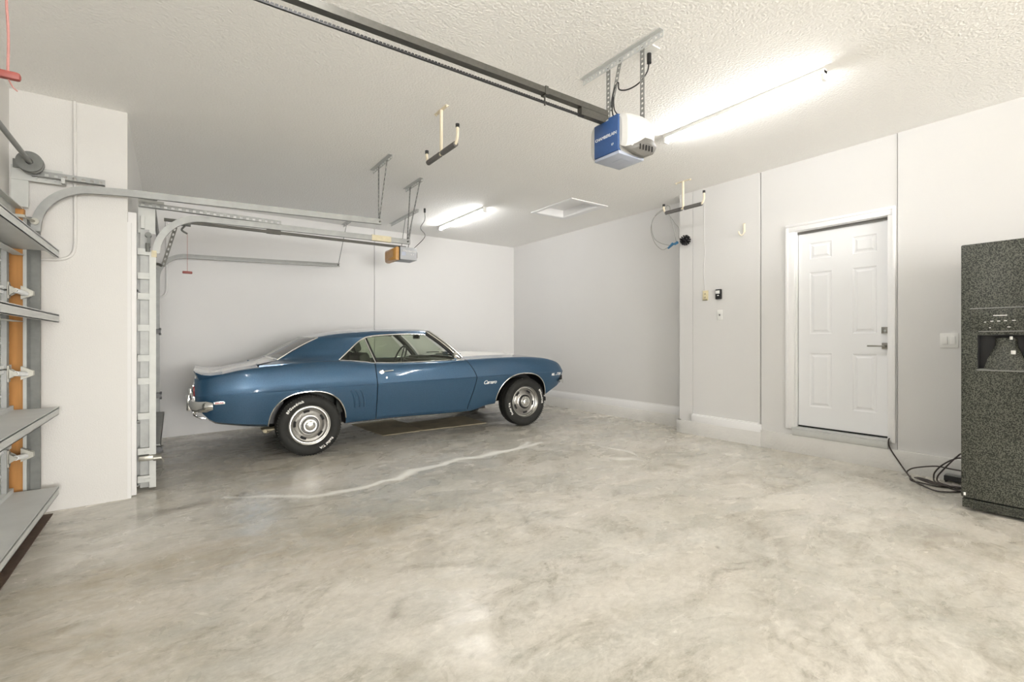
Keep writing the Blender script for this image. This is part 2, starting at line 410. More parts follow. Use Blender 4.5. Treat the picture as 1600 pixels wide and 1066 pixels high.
    at = me.attributes.new('marks', 'FLOAT_COLOR', 'POINT'); at.data.foreach_set('color', col.astype(np.float32).ravel())
    o = bpy.data.objects.new('floor', me); C.objects.link(o)
    struct(o, 'worn glossy concrete garage floor with a wavy white streak')
build_floor()

def build_room():
    # ceiling with the hatch opening (X 4.165-4.655, Y 4.64-5.37)
    b = MB(); hx0, hx1, hy0, hy1 = 4.165, 4.655, 4.64, 5.37
    b.box(-1.25, hx0, -9.2, 7.9, ZC, ZC + .12); b.box(hx1, 5.72, -9.2, 7.9, ZC, ZC + .12)
    b.box(hx0, hx1, -9.2, hy0, ZC, ZC + .12); b.box(hx0, hx1, hy1, 7.9, ZC, ZC + .12)
    struct(b.build('ceiling', M['ceiling'], smooth=False), 'white textured garage ceiling')
    # right wall (house side), four sections with small steps, entry door opening in the third
    b = MB()
    b.box(5.40, 5.72, 3.745, 7.9, -.05, ZC); b.box(5.14, 5.72, 3.562, 3.745, -.05, ZC); b.box(5.147, 5.72, 3.556, 3.562, -.05, ZC)
    b.box(5.14, 5.72, 2.745, 3.556, -.05, ZC)
    b.box(5.147, 5.72, 2.40, 2.733, -.05, ZC); b.box(5.185, 5.72, 2.733, 2.745, -.05, ZC); b.box(5.147, 5.72, 1.60, 2.40, 2.235, ZC); b.box(5.147, 5.72, 1.60, 2.40, -.05, .235)
    b.box(5.38, 5.72, 1.60, 2.40, .235, 2.235); b.box(5.147, 5.72, 1.546, 1.60, -.05, ZC); b.box(5.16, 5.72, 1.54, 1.546, -.05, ZC); b.box(5.14, 5.72, -9.2, 1.54, -.05, ZC)
    struct(b.build('wall_right', M['wall'], smooth=False), 'off white house side wall of the garage')
    b = MB(); b.box(-1.25, 2.652, 7.678, 7.9, -.3, ZC); b.box(2.664, 5.72, 7.678, 7.9, -.3, ZC); b.box(2.652, 2.664, 7.70, 7.9, -.3, ZC)
    struct(b.build('wall_back', M['wall'], smooth=False), 'plain off white wall beyond the blue car')
    b = MB(); b.box(-1.25, 5.72, -9.2, -9.0, -.3, ZC)
    struct(b.build('wall_front', M['wall'], smooth=False), 'plain white garage wall')
    b = MB()
    b.box(-.93, -.293, 4.885, 5.10, -.25, ZC); b.box(-1.25, -.93, 4.885, 7.9, -.25, ZC)
    b.box(-.93, -.293, 5.10, 7.678, 2.06, ZC); b.box(-.93, -.293, 7.56, 7.678, -.25, 2.06)
    b.box(-1.25, -.955, -9.0, 4.885, 2.10, ZC); b.box(-1.25, -1.06, -9.0, 4.885, -.25, 2.10); b.box(-1.06, -.955, -9.0, -2.21, -.25, 2.10)
    b.box(-1.06, -.955, 4.87, 4.885, -.25, 2.10)
    struct(b.build('wall_left', M['wall_left'], smooth=False), 'white stucco wall and pillar between the two garage doors')
    # curb ledges
    b = MB(); b.box(5.10, 5.16, 2.715, 3.765, -.02, .155, bev=.006); b.box(5.10, 5.42, 3.70, 3.765, -.02, .155, bev=.006)
    b.box(5.385, 5.42, 3.76, 7.678, -.02, .155, bev=.004)
    b.box(5.105, 5.17, -9.0, 2.72, -.02, .178, bev=.006)
    struct(b.build('trim_1', M['curb']), 'painted concrete curb along the house side wall')
    b = MB(); b.box(5.102, 5.142, 2.722, 3.556, .15, .232, bev=.004); b.box(5.112, 5.142, 2.745, 3.556, .232, .245)
    struct(b.build('baseboard_right', M['trim']), 'short white baseboard left of the entry door')
    b = MB(); b.box(5.388, 5.402, 3.76, 7.678, .155, .25, bev=.003); b.box(5.394, 5.402, 3.76, 7.678, .25, .268)
    struct(b.build('baseboard_back', M['trim']), 'long white baseboard on the recessed wall')
    # painted jamb board at the far bay's opening
    b = MB(); b.box(-.300, -.238, 4.93, 4.965, -.118, 2.15, bev=.004)
    b.box(-.293, -.27, 4.885, 4.93, -.125, 2.06)
    struct(b.build('trim_2', M['wall']), 'white painted jamb board at the edge of the pillar')
    # concrete lip below the near garage door
    b = MB(); b.box(-.93, -.712, -2.2, 4.80, -.19, zf(-.8) + .008)
    struct(b.build('trim_3', M['concrete_dark']), 'dark stained threshold strip under the near garage door')
build_room()

# ------------------------------------------------------------ entry door (door_1)
def entry_door():
    xf = 5.20
    b = MB(); ys = [1.618, 1.712, 1.903, 2.077, 2.276, 2.38]; zs = [.272, .47, 1.00, 1.19, 1.80, 1.93, 2.09, 2.198]
    pan = {(1, 1), (3, 1), (1, 3), (3, 3), (1, 5), (3, 5)}
    for i in range(5):
        for j in range(7):
            y0, y1, z0, z1 = ys[i], ys[i + 1], zs[j], zs[j + 1]
            if (i, j) in pan:
                loops = [(0, 0), (.010, .007), (.022, .007), (.040, -.001)]
                rows = []
                for ins, dep in loops:
                    rows.append([(xf + dep, y0 + ins, z0 + ins), (xf + dep, y1 - ins, z0 + ins), (xf + dep, y1 - ins, z1 - ins), (xf + dep, y0 + ins, z1 - ins)])
                b.grid(rows, closeu=True); b.add(rows[-1], [(0, 1, 2, 3)])
            else:
                b.add([(xf, y0, z0), (xf, y1, z0), (xf, y1, z1), (xf, y0, z1)], [(0, 1, 2, 3)])
    b.box(xf + .009, xf + .045, 1.618, 2.38, .272, 2.198)
    for y0, y1, z0, z1 in ((1.618, 1.619, .272, 2.198), (2.379, 2.38, .272, 2.198), (1.618, 2.38, .272, .273), (1.618, 2.38, 2.197, 2.198)):
        b.box(xf, xf + .012, y0, y1, z0, z1)
    d = b.build('door_1', M['door'], smooth=True, ang=20)
    struct(d, 'white six panel entry door to the house', None)
    b = MB()
    for y0, y1, z0, z1 in ((1.555, 1.612, .235, 2.221), (2.39, 2.468, .235, 2.221), (1.555, 2.468, 2.222, 2.29)):
        b.box(5.130, 5.166, y0, y1, z0, z1, bev=.005)
    for y0, y1, z0, z1 in ((1.553, 1.575, .235, 2.267), (2.448, 2.472, .235, 2.267), (1.553, 2.472, 2.268, 2.294)):
        b.box(5.120, 5.148, y0, y1, z0, z1, bev=.003)
    b.box(5.1665, 5.26, 1.601, 1.614, .236, 2.217); b.box(5.1665, 5.26, 2.384, 2.399, .236, 2.217); b.box(5.1665, 5.26, 1.601, 2.399, 2.2172, 2.234)
    b.build('door_frame', M['trim'], d)
    b = MB(); b.box(5.186, 5.25, 1.614, 2.384, 2.193, 2.217); b.build('weatherstrip_or_shadow', M['grille_grey'], d)  # weatherstrip thickened in dark grey to stand in for the stop's shadow
    b = MB(); b.box(5.198, 5.24, 1.618, 2.382, .258, .2705); b.build('door_sweep', M['dark_gap'], d)
    b = MB(); b.box(5.110, 5.25, 1.585, 2.41, .236, .256, bev=.004); b.box(5.10, 5.125, 1.60, 2.40, .178, .238, bev=.006)
    b.build('threshold', M['galv_light'], d)
    b = MB(); b.box(5.178, 5.20, 1.612, 1.672, 1.187, 1.245, bev=.003); b.build('deadbolt', M['satin'], d)
    b = MB(); b.cyl((5.178, 1.642, 1.208), (5.168, 1.642, 1.208), .011, 14); b.build('keyhole', M['chrome'], d)
    b = MB(); b.box(5.186, 5.20, 1.612, 1.672, 1.048, 1.104, bev=.003); b.build('handle_plate', M['satin'], d)
    b = MB(); b.cyl((5.188, 1.642, 1.078), (5.135, 1.642, 1.078), .012, 14); b.box(5.128, 5.142, 1.635, 1.765, 1.069, 1.083, bev=.004)
    b.build('lever_handle', M['satin'], d)
entry_door()

# ------------------------------------------------------------ sectional garage doors
def near_door():
    b = MB()                                    # four sections of white steel, X -.965..-.925
    zb = [-.13, .40, .93, 1.46, 2.04]
    for i in range(4):
        z0, z1 = zb[i] + .004, zb[i + 1] - .004
        b.box(-.965, -.935, -2.2, 4.76, z0, z1)
        for k in range(1, 3):                   # embossed ribs
            zz = z0 + (z1 - z0) * k / 3
            b.box(-.936, -.930, -2.2, 4.76, zz - .006, zz + .006)
        b.box(-.94, -.918, -2.2, 4.76, z0, z0 + .022); b.box(-.94, -.918, -2.2, 4.76, z1 - .022, z1)
    d = b.build('door_2', M['panelwhite'], smooth=False)
    struct(d, 'white sectional garage door at the left with deep steel braces')
    for y in (4.60, 3.4, 2.2, 1.0):
        b = MB()
        for i in range(4):
            b.box(-.932, -.905, y - .028, y + .028, zb[i] + .006, zb[i + 1] - .006)
        b.build('stile', M['galv'], d)
    for zt, lip in ((.075, .05), (.645, .05), (1.305, .052), (1.765, .05)):   # deep horizontal braces
        b = MB()
        b.box(-.905, -.668, -2.15, 4.72, zt - .006, zt)
        b.box(-.672, -.668, -2.15, 4.72, zt - lip, zt); b.box(-.69, -.668, -2.15, 4.72, zt - lip, zt - lip + .004)
        b.box(-.675, -.668, -2.15, 4.72, zt, zt + .006); b.box(-.93, -.900, -2.15, 4.72, zt - .006, zt + .03)
        if zt > 1: b.box(-.905, -.85, -2.15, 4.72, zt - lip, zt - lip + .004)
        b.build('horizontal_brace', M['galv_light'], d)
    b = MB(); b.box(-.94, -.90, -2.2, 4.76, 1.99, 2.05); b.box(-.94, -.86, -2.2, 4.76, 2.045, 2.05)
    b.build('top_rail', M['galv_white'], d)
    for z in (.33, .90, 1.46):
        b = MB()
        b.prism([(4.585, z - .055), (4.615, z - .055), (4.655, z + .0), (4.615, z + .055), (4.585, z + .055)], 'x', -.905, -.897)
        b.prism([(-.90, z - .035), (-.855, z), (-.90, z + .035)], 'y', 4.585, 4.589)
        b.prism([(-.90, z - .035), (-.855, z), (-.90, z + .035)], 'y', 4.65, 4.654)
        b.cyl((-.868, 4.58, z), (-.868, 4.662, z), .012, 10)
        b.build('hinge', M['zinc'], d)
        b = MB(); b.cyl((-.868, 4.60, z), (-.835, 4.74, z - .012), .017, 12); b.build('roller_tube', M['panelwhite'], d)
        b = MB()
        b.prism([(-.865, z - .05), (-.80, z - .02), (-.80, z + .01), (-.865, z + .045)], 'y', 4.715, 4.722)
        b.prism([(-.865, z - .05), (-.80, z - .02), (-.80, z + .01), (-.865, z + .045)], 'y', 4.745, 4.752)
        b.cyl((-.82, 4.712, z - .008), (-.82, 4.765, z - .008), .017, 12)
        b.build('roller_bracket', M['zinc'], d)
    b = MB(); b.cyl((-.83, 4.60, 1.965), (-.795, 4.77, 1.965), .008, 8); b.box(-.90, -.82, 4.58, 4.62, 1.955, 1.975)
    b.cyl((-.80, 4.735, 1.965), (-.80, 4.77, 1.965), .024, 16); b.build('top_roller', M['zinc'], d)
    b = MB(); b.box(-.955, -.868, 4.812, 4.868, -.12, 2.06); j = b.build('wood_post', M['wood'], None, smooth=False)
    tag(j, 'bare orange wooden post beside the left garage door', 'post')
near_door()

def far_door():
    b = MB(); zb = [-.10, .44, .98, 1.52, 2.06]
    for i in range(4): b.box(-.275, -.245, 5.12, 7.50, zb[i] + .004, zb[i + 1] - .004); b.box(-.247, -.235, 5.12, 7.50, zb[i] + .004, zb[i] + .03)
    d = b.build('door_3', M['panelwhite'], smooth=False); struct(d, 'white sectional garage door of the far bay, seen edge on')
    b = MB()
    for z0 in (-.10, .44, .98, 1.52): b.box(-.245, -.155, 5.12, 5.15, z0 + .01, z0 + .53); b.box(-.245, -.235, 7.46, 7.5, z0 + .01, z0 + .53)
    b.build('end_stile', M['galv'], d)
    for z in (.235,): 
        b = MB(); b.box(-.235, -.085, 5.12, 7.45, z, z + .005); b.box(-.089, -.085, 5.12, 7.45, z - .03, z + .005); b.build('horizontal_brace', M['galv'], d)
    for z, x1 in ((1.20, -.083), (.66, -.078), (.205, -.070)):
        b = MB(); b.box(-.16, x1, 5.05, 5.115, z - .022, z + .022); b.box(x1 - .012, x1 + .003, 5.045, 5.115, z - .03, z - .012, bev=.003); b.box(x1 - .012, x1 + .003, 5.045, 5.115, z + .012, z + .03, bev=.003)
        b.build('end_hinge', M['black'], d)
    b = MB(); b.box(-.23, -.085, 4.99, 5.05, .135, .175, bev=.004); b.cyl((-.13, 4.97, .155), (-.075, 4.97, .155), .022, 14); b.cyl((-.09, 4.97, .16), (-.06, 4.98, .12), .006, 8)
    b.tube(smooth_path([(-.075, 4.97, .15), (-.062, 4.97, .09), (-.075, 4.975, .03), (-.09, 4.98, .0)], 5), .002, 6)
    b.build('bottom_bracket', M['zinc'], d)
far_door()

# ------------------------------------------------------------ tracks
def track_profile_path(pts, w=.052, dpt=.030, th=.003, flip=1):
    """open C channel swept along a path lying in an XZ plane (Y constant)"""
    P = [Vector(p) for p in pts]; b = MB(); rows = []
    prof = [(-w / 2, 0), (-w / 2, -dpt), (-w / 2 + .010, -dpt), (-w / 2 + .010, -dpt + th), (-w / 2 + th, -dpt + th), (-w / 2 + th, -th),
            (w / 2 - th, -th), (w / 2 - th, -dpt + th), (w / 2 - .010, -dpt + th), (w / 2 - .010, -dpt), (w / 2, -dpt), (w / 2, 0)]
    for i, p in enumerate(P):
        d = (P[min(i + 1, len(P) - 1)] - P[max(i - 1, 0)]).normalized(); n = Vector((-d.z, 0, d.x))
        rows.append([tuple(p + n * a + Vector((0, -c * flip, 0))) for a, c in prof])
    b.grid(rows, closeu=True); b.add(rows[0], [tuple(range(12))]); b.add(rows[-1], [tuple(range(12))])
    return b
def arc(cx, cz, r, a0, a1, y, n=14):
    return [(cx + r * math.cos(math.radians(a0 + (a1 - a0) * i / n)), y, cz + r * math.sin(math.radians(a0 + (a1 - a0) * i / n))) for i in range(n + 1)]

def near_track():
    t = thing('garage_door_track', 'long galvanised curved track of the near garage door, reaching right from the pillar', 'garage door track')
    y = 4.75
    path = [(-.797, y, 1.90)] + arc(-.47, 1.92, .325, 178, 95, y) + [(-.30, y, 2.258), (.7, y, 2.287), (1.72, y, 2.318)]
    track_profile_path(path).build('curved_rail', M['galv'], t, ang=25)
    track_profile_path([(-.797, y, -.13), (-.797, y, 1.86)], w=.05).build('vertical_rail', M['galv_dark'], t)
    b = MB()
    b.box(-.845, -.775, 4.782, 4.79, -.125, 2.0)
    for k in range(34): b.box(-.795, -.787, 4.776, 4.782, -.05 + k * .06, -.02 + k * .06)
    b.build('jamb_angle', M['galv_dark'], t)
    b = MB(); b.box(-.866, -.847, 4.784, 4.80, -.125, 2.0); b.build('jamb_strip', M['galv_white'], t)
    b = MB(); b.perf((-.82, 4.795, 2.315), (-.42, 4.795, 2.315), (0, -1, 0), .05, .004, .05, angle=True); b.build('track_angle', M['galv'], t)
    b = MB(); b.box(-.93, -.66, 4.80, 4.806, 2.26, 2.36); b.box(-.93, -.84, 4.80, 4.806, 2.07, 2.259); b.box(-.66, -.64, 4.74, 4.806, 2.26, 2.30)
    for k in range(3): b.cyl((-.80 + k * .05, 4.80, 2.285), (-.80 + k * .05, 4.79, 2.285), .008, 8)
    b.build('flag_bracket', M['galv_white'], t)
    b = MB(); b.perf((1.735, 4.50, 2.899), (1.735, 5.04, 2.899), (-1, 0, 0), .036, .003, .05, angle=True); b.build('ceiling_angle', M['galv_light'], t)
    b = MB(); b.perf((1.73, 4.86, 2.90), (1.70, 4.775, 2.31), (-1, 0, 0), .032); b.build('hanger_strap', M['galv'], t)
    b = MB(); b.perf((1.73, 4.62, 2.90), (1.70, 4.765, 2.31), (-1, 0, 0), .032); b.build('hanger_strap', M['galv'], t)
    b = MB(); b.cyl((1.70, 4.80, 2.315), (1.70, 4.74, 2.315), .009, 8); b.build('bolt', M['rail_dark'], t)
    recenter(t)
near_track()

def far_track_near_side():
    t = thing('garage_door_track', 'curved track with white painted upright on the right edge of the pillar', 'garage door track')
    y = 5.04
    path = arc(.23, 1.845, .345, 178, 93, y) + [(.5, y, 2.196), (1.2, y, 2.203), (2.15, y, 2.214)]
    track_profile_path(path).build('curved_rail', M['galv'], t, ang=25)
    track_profile_path([(-.137, y - .0, -.10), (-.137, y, 1.86)], w=.045, dpt=.034).build('vertical_rail', M['galv_white'], t)
    b = MB(); b.box(-.145, -.110, y - .004, y + .03, 1.82, 1.875); b.build('tape', M['tape'], t)
    b = MB(); b.box(1.72, 1.93, y - .003, y + .036, 2.182, 2.242); b.build('tape', M['tape'], t)
    b = MB(); b.box(-.222, -.160, y + .035, y + .039, -.10, 2.05); b.build('jamb_angle', M['galv'], t)
    for z in (1.86, 1.66, 1.49, 1.23, .98, .79, .50, .21, -.02):
        b = MB(); b.box(-.236, -.158, y - .006, y + .032, z - .028, z + .024); b.box(-.20, -.15, y - .010, y - .006, z - .006, z + .000)
        b.cyl((-.19, y - .006, z - .015), (-.19, y - .012, z - .015), .004, 6)
        b.build('track_bracket', M['galv_white'], t)
    b = MB(); b.perf((-.23, y + .035, 2.255), (.85, y + .035, 2.245), (0, -1, 0), .045, .004, .05, angle=True); b.build('track_angle', M['galv'], t)
    b = MB(); b.box(-.235, -.12, y + .04, y + .046, 2.02, 2.229); b.box(-.235, -.06, y + .04, y + .046, 2.23, 2.30)
    b.box(-.215, -.19, y - .01, y + .02, 2.05, 2.16); b.build('flag_bracket', M['galv_white'], t)
    b = MB(); b.box(-.175, -.150, y - .015, y + .02, 1.90, 1.99); b.cyl((-.165, y - .02, 2.0), (-.165, y + .03, 2.0), .022, 14)
    b.cyl((-.17, y - .02, 1.93), (-.17, y - .005, 1.86), .014, 10); b.build('top_roller', M['galv_dark'], t)
    b = MB(); b.perf((2.265, 4.96, 2.899), (2.265, 5.44, 2.899), (-1, 0, 0), .036, .003, .05, angle=True); b.build('ceiling_angle', M['galv_light'], t)
    b = MB(); b.perf((2.26, 5.03, 2.90), (2.13, y + .03, 2.21), (-1, 0, 0), .030); b.build('hanger_strap', M['galv'], t)
    b = MB(); b.perf((2.26, 5.30, 2.90), (2.135, y + .05, 2.22), (-1, 0, 0), .030); b.build('hanger_strap', M['galv'], t)
    b = MB(); b.cyl((2.12, y + .05, 2.213), (2.12, y - .02, 2.213), .009, 8); b.build('bolt', M['rail_dark'], t)
    recenter(t)
far_track_near_side()

def far_track_wall_side():
    t = thing('garage_door_track', 'thin galvanised curved track running close to the wall above the car trunk', 'garage door track')
    y = 7.50
    path = [(-.155, y, -.10), (-.155, y, 1.90)] + arc(.15, 1.90, .305, 178, 92, y) + [(.9, y, 2.225), (2.06, y, 2.262)]
    track_profile_path(path, flip=-1).build('curved_rail', M['galv'], t, ang=25)
    b = MB(); b.perf((2.17, 7.28, 2.899), (2.17, 7.66, 2.899), (-1, 0, 0), .036, .003, .05, angle=True); b.build('ceiling_angle', M['galv_light'], t)
    b = MB(); b.perf((2.16, 7.46, 2.90), (2.045, 7.50, 2.26), (-1, 0, 0), .030); b.build('hanger_strap', M['galv'], t)
    b = MB(); b.cyl((2.04, 7.46, 2.262), (2.04, 7.54, 2.262), .009, 8); b.build('bolt', M['rail_dark'], t)
    recenter(t)
far_track_wall_side()

def torsion(y0, y1, x, z, ydrum, label, r=.070):
    t = thing('torsion_shaft', label, 'garage door shaft')
    b = MB(); b.cyl((x, y0, z), (x, y1, z), .016, 16); b.build('shaft', M['galv'], t)
    T = Matrix.Translation((x, ydrum, z)) @ Matrix.Rotation(PI / 2, 4, 'X')
    b = MB(); b.lathe([(.016, -.03), (.030, -.03), (.034, -.012), (r * .8, -.012), (r, -.016), (r, -.004), (r * .84, 0), (r * .84, .03), (r, .034), (r, .044), (.02, .044)], 36, T=T)
    for k in range(6):
        a = k * PI / 3; b.box(.03, r * .82, -.004, .004, -.018, -.01, T=T @ Matrix.Rotation(a, 4, 'Z'))
    b.build('cable_drum', M['galv_dark'], t)
    b = MB(); b.box(x - .10, x + .015, ydrum + .05, ydrum + .056, z - .03, z + .03); b.cyl((x, ydrum + .045, z), (x, ydrum + .065, z), .03, 18); b.build('bearing_plate', M['galv_dark'], t)
    recenter(t); return t
torsion(-1.8, 4.79, -.815, 2.365, 4.72, 'steel torsion shaft with a round cable drum above the left garage door')
t2 = torsion(5.09, 7.52, -.14, 2.335, 5.13, 'short steel shaft end with dark drum at the top right of the pillar', .036)

# ------------------------------------------------------------ garage door openers
def cup(b, P): pass
def opener_near():
    t = thing('garage_door_opener', 'blue and white ceiling garage door opener on perforated hangers with a long dark rail', 'garage door opener')
    y = 2.105
    b = MB(); b.box(-.90, 2.17, y - .016, y + .016, 2.486, 2.520); b.box(-.90, 2.17, y - .020, y + .020, 2.484, 2.4875)
    b.box(1.95, 2.17, y - .018, y + .018, 2.44, 2.486); b.build('rail', M['rail_dark'], t)
    b = MB()
    n = 170
    for k in range(n):
        x0 = -.88 + 2.86 * k / n; b.box(x0, x0 + .0110, y - .005, y + .005, 2.441, 2.448)
    b.box(-.88, 1.98, y - .005, y + .005, 2.435, 2.4415)
    b.build('drive_belt', M['black'], t)
    b = MB(); b.box(1.68, 1.70, y - .022, y + .022, 2.478, 2.524); b.cyl((1.69, y, 2.485), (1.69, y, 2.425), .005, 8); b.build('rail_clip', M['rail_dark'], t)
    # housing: cream-white body with rounded bulging sides
    hx = lambda x: 2.135 + (x - 2.162) * .86
    y = 2.075
    rows = []
    for x, sy, zt, zb in ((2.176, .118, 2.452, 2.245), (2.19, .150, 2.462, 2.238), (2.23, .166, 2.466, 2.232), (2.33, .176, 2.466, 2.230), (2.41, .170, 2.460, 2.236), (2.47, .145, 2.448, 2.25), (2.50, .10, 2.43, 2.27)):
        row = []; nn = 40
        for j in range(nn):
            a = 2 * PI * j / nn; ca, sa = math.cos(a), math.sin(a); e = .42
            yy = y + sy * math.copysign(abs(ca) ** e, ca); zz = (zt + zb) / 2 + (zt - zb) / 2 * math.copysign(abs(sa) ** e, sa)
            row.append((hx(x), yy, zz))
        rows.append(row)
    b = MB(); b.grid(rows, closeu=True); b.add(rows[0], [tuple(range(40))]); b.add(rows[-1], [tuple(range(40))])
    b.build('housing', M['housing'], t, ang=40)
    b = MB(); b.box(2.134, 2.17, y - .098, y + .098, 2.240, 2.440, bev=.004); b.box(2.136, 2.16, y - .096, y - .02, 2.438, 2.452)
    c = b.build('front_cover', M['blue_plastic'], t)
    T = Matrix(((0, 0, -1, 2.1335), (-1, 0, 0, y + .0), (0, 1, 0, 2.346), (0, 0, 0, 1)))
    text_mesh('brand_lettering', 'CHAMBERLAIN', .026, M['white_plastic'], c, T)
    T2 = Matrix(((0, 0, -1, 2.1335), (-1, 0, 0, y - .055), (0, 1, 0, 2.285), (0, 0, 0, 1)))
    text_mesh('brand_lettering', 'LF', .018, M['white_plastic'], c, T2)
    b = MB(); b.box(2.14, 2.36, y - .10, y + .10, 2.220, 2.240, bev=.004)
    b.box(2.22, 2.28, y - .05, y + .03, 2.2185, 2.222); b.build('light_lens', M['lens'], t)
    q = [Vector(p) for p in ((2.145, y - .128, 2.242), (2.20, y - .160, 2.268), (2.28, y - .183, 2.310), (2.35, y - .183, 2.312), (2.385, y - .176, 2.285), (2.375, y - .155, 2.245), (2.33, y - .118, 2.224), (2.24, y - .118, 2.226))]
    ctr = sum(q, Vector()) / 8 + Vector((.0, -.012, -.012)); nin = Vector((0, .03, .03)); mid = [p.lerp(ctr, .35) + Vector((0, -.006, -.006)) for p in q]
    b = MB(); b.grid([[tuple(p + nin) for p in q], [tuple(p) for p in q], [tuple(p) for p in mid]], closeu=True); b.add([tuple(p) for p in mid] + [tuple(ctr)], [(i, (i + 1) % 8, 8) for i in range(8)])
    gl_ = b.build('speaker_grille', M['grille_grey'], t, ang=60)
    for k in range(5):
        b = MB(); p0 = ctr + Vector((-.05 + k * .024, -.012 - .002 * k, .022)); b.tube([p0, p0 + Vector((.012, .012, -.026))], .0035, 6); b.build('vent_slot', M['black'], gl_)
    y = 2.105
    b = MB(); b.perf((2.325, 1.80, 2.899), (2.325, 2.47, 2.899), (-1, 0, 0), .038, .003, .034, angle=True); b.build('ceiling_angle', M['galv_light'], t)
    for yy in (2.245, 1.965):
        b = MB(); b.perf((2.335, yy, 2.905), (2.335, yy, 2.455), (-1, 0, 0), .034, .003, .030); b.build('hanger_strap', M['galv'], t)
    b = MB(); b.perf((2.335, 2.14, 2.905), (2.345, 2.235, 2.62), (-1, 0, 0), .030, .003, .030); b.build('brace_strap', M['galv'], t)
    b = MB()
    pts = smooth_path([(2.42, 1.985, 2.865), (2.41, 1.99, 2.79), (2.37, 2.02, 2.72), (2.36, 2.10, 2.71), (2.345, 2.16, 2.73), (2.34, 2.165, 2.775), (2.34, 2.19, 2.76), (2.34, 2.215, 2.69), (2.34, 2.215, 2.60), (2.34, 2.19, 2.53), (2.34, 2.20, 2.455)], 8)
    b.tube(pts, .0045, 8); b.tube(smooth_path([(2.34, 2.205, 2.70), (2.34, 2.20, 2.62), (2.34, 2.17, 2.57)], 6), .004, 8)
    b.cyl((2.42, 1.985, 2.90), (2.42, 1.985, 2.84), .014, 12); b.build('power_cord', M['black'], t)
    b = MB(); b.box(2.385, 2.455, 1.93, 2.04, 2.913, 2.92); b.build('ceiling_outlet', M['white_plastic'], t)
    # release cord with red handle, hanging from the trolley out of frame
    b = MB(); b.box(-.46, -.36, y - .03, y + .03, 2.40, 2.45); b.build('trolley', M['rail_dark'], t)
    b = MB(); b.tube(smooth_path([(-.415, y, 2.41), (-.418, y, 2.2), (-.413, y, 2.06), (-.414, y, 1.945)], 6), .0035, 8)
    b.tube(smooth_path([(-.414, y, 1.925), (-.405, y + .01, 1.905), (-.395, y + .012, 1.895)], 5), .002, 6); b.build('release_cord', M['redcord'], t)
    b = MB(); b.box(-.445, -.385, y - .012, y + .012, 1.922, 1.947, bev=.008); b.build('release_handle', M['red'], t)
    b = MB(); b.tube([(-.41, y, 2.43), (-.60, y, 2.25), (-.66, y, 2.12)], .012, 8); b.build('door_arm', M['rail_dark'], t)
    recenter(t)
opener_near()

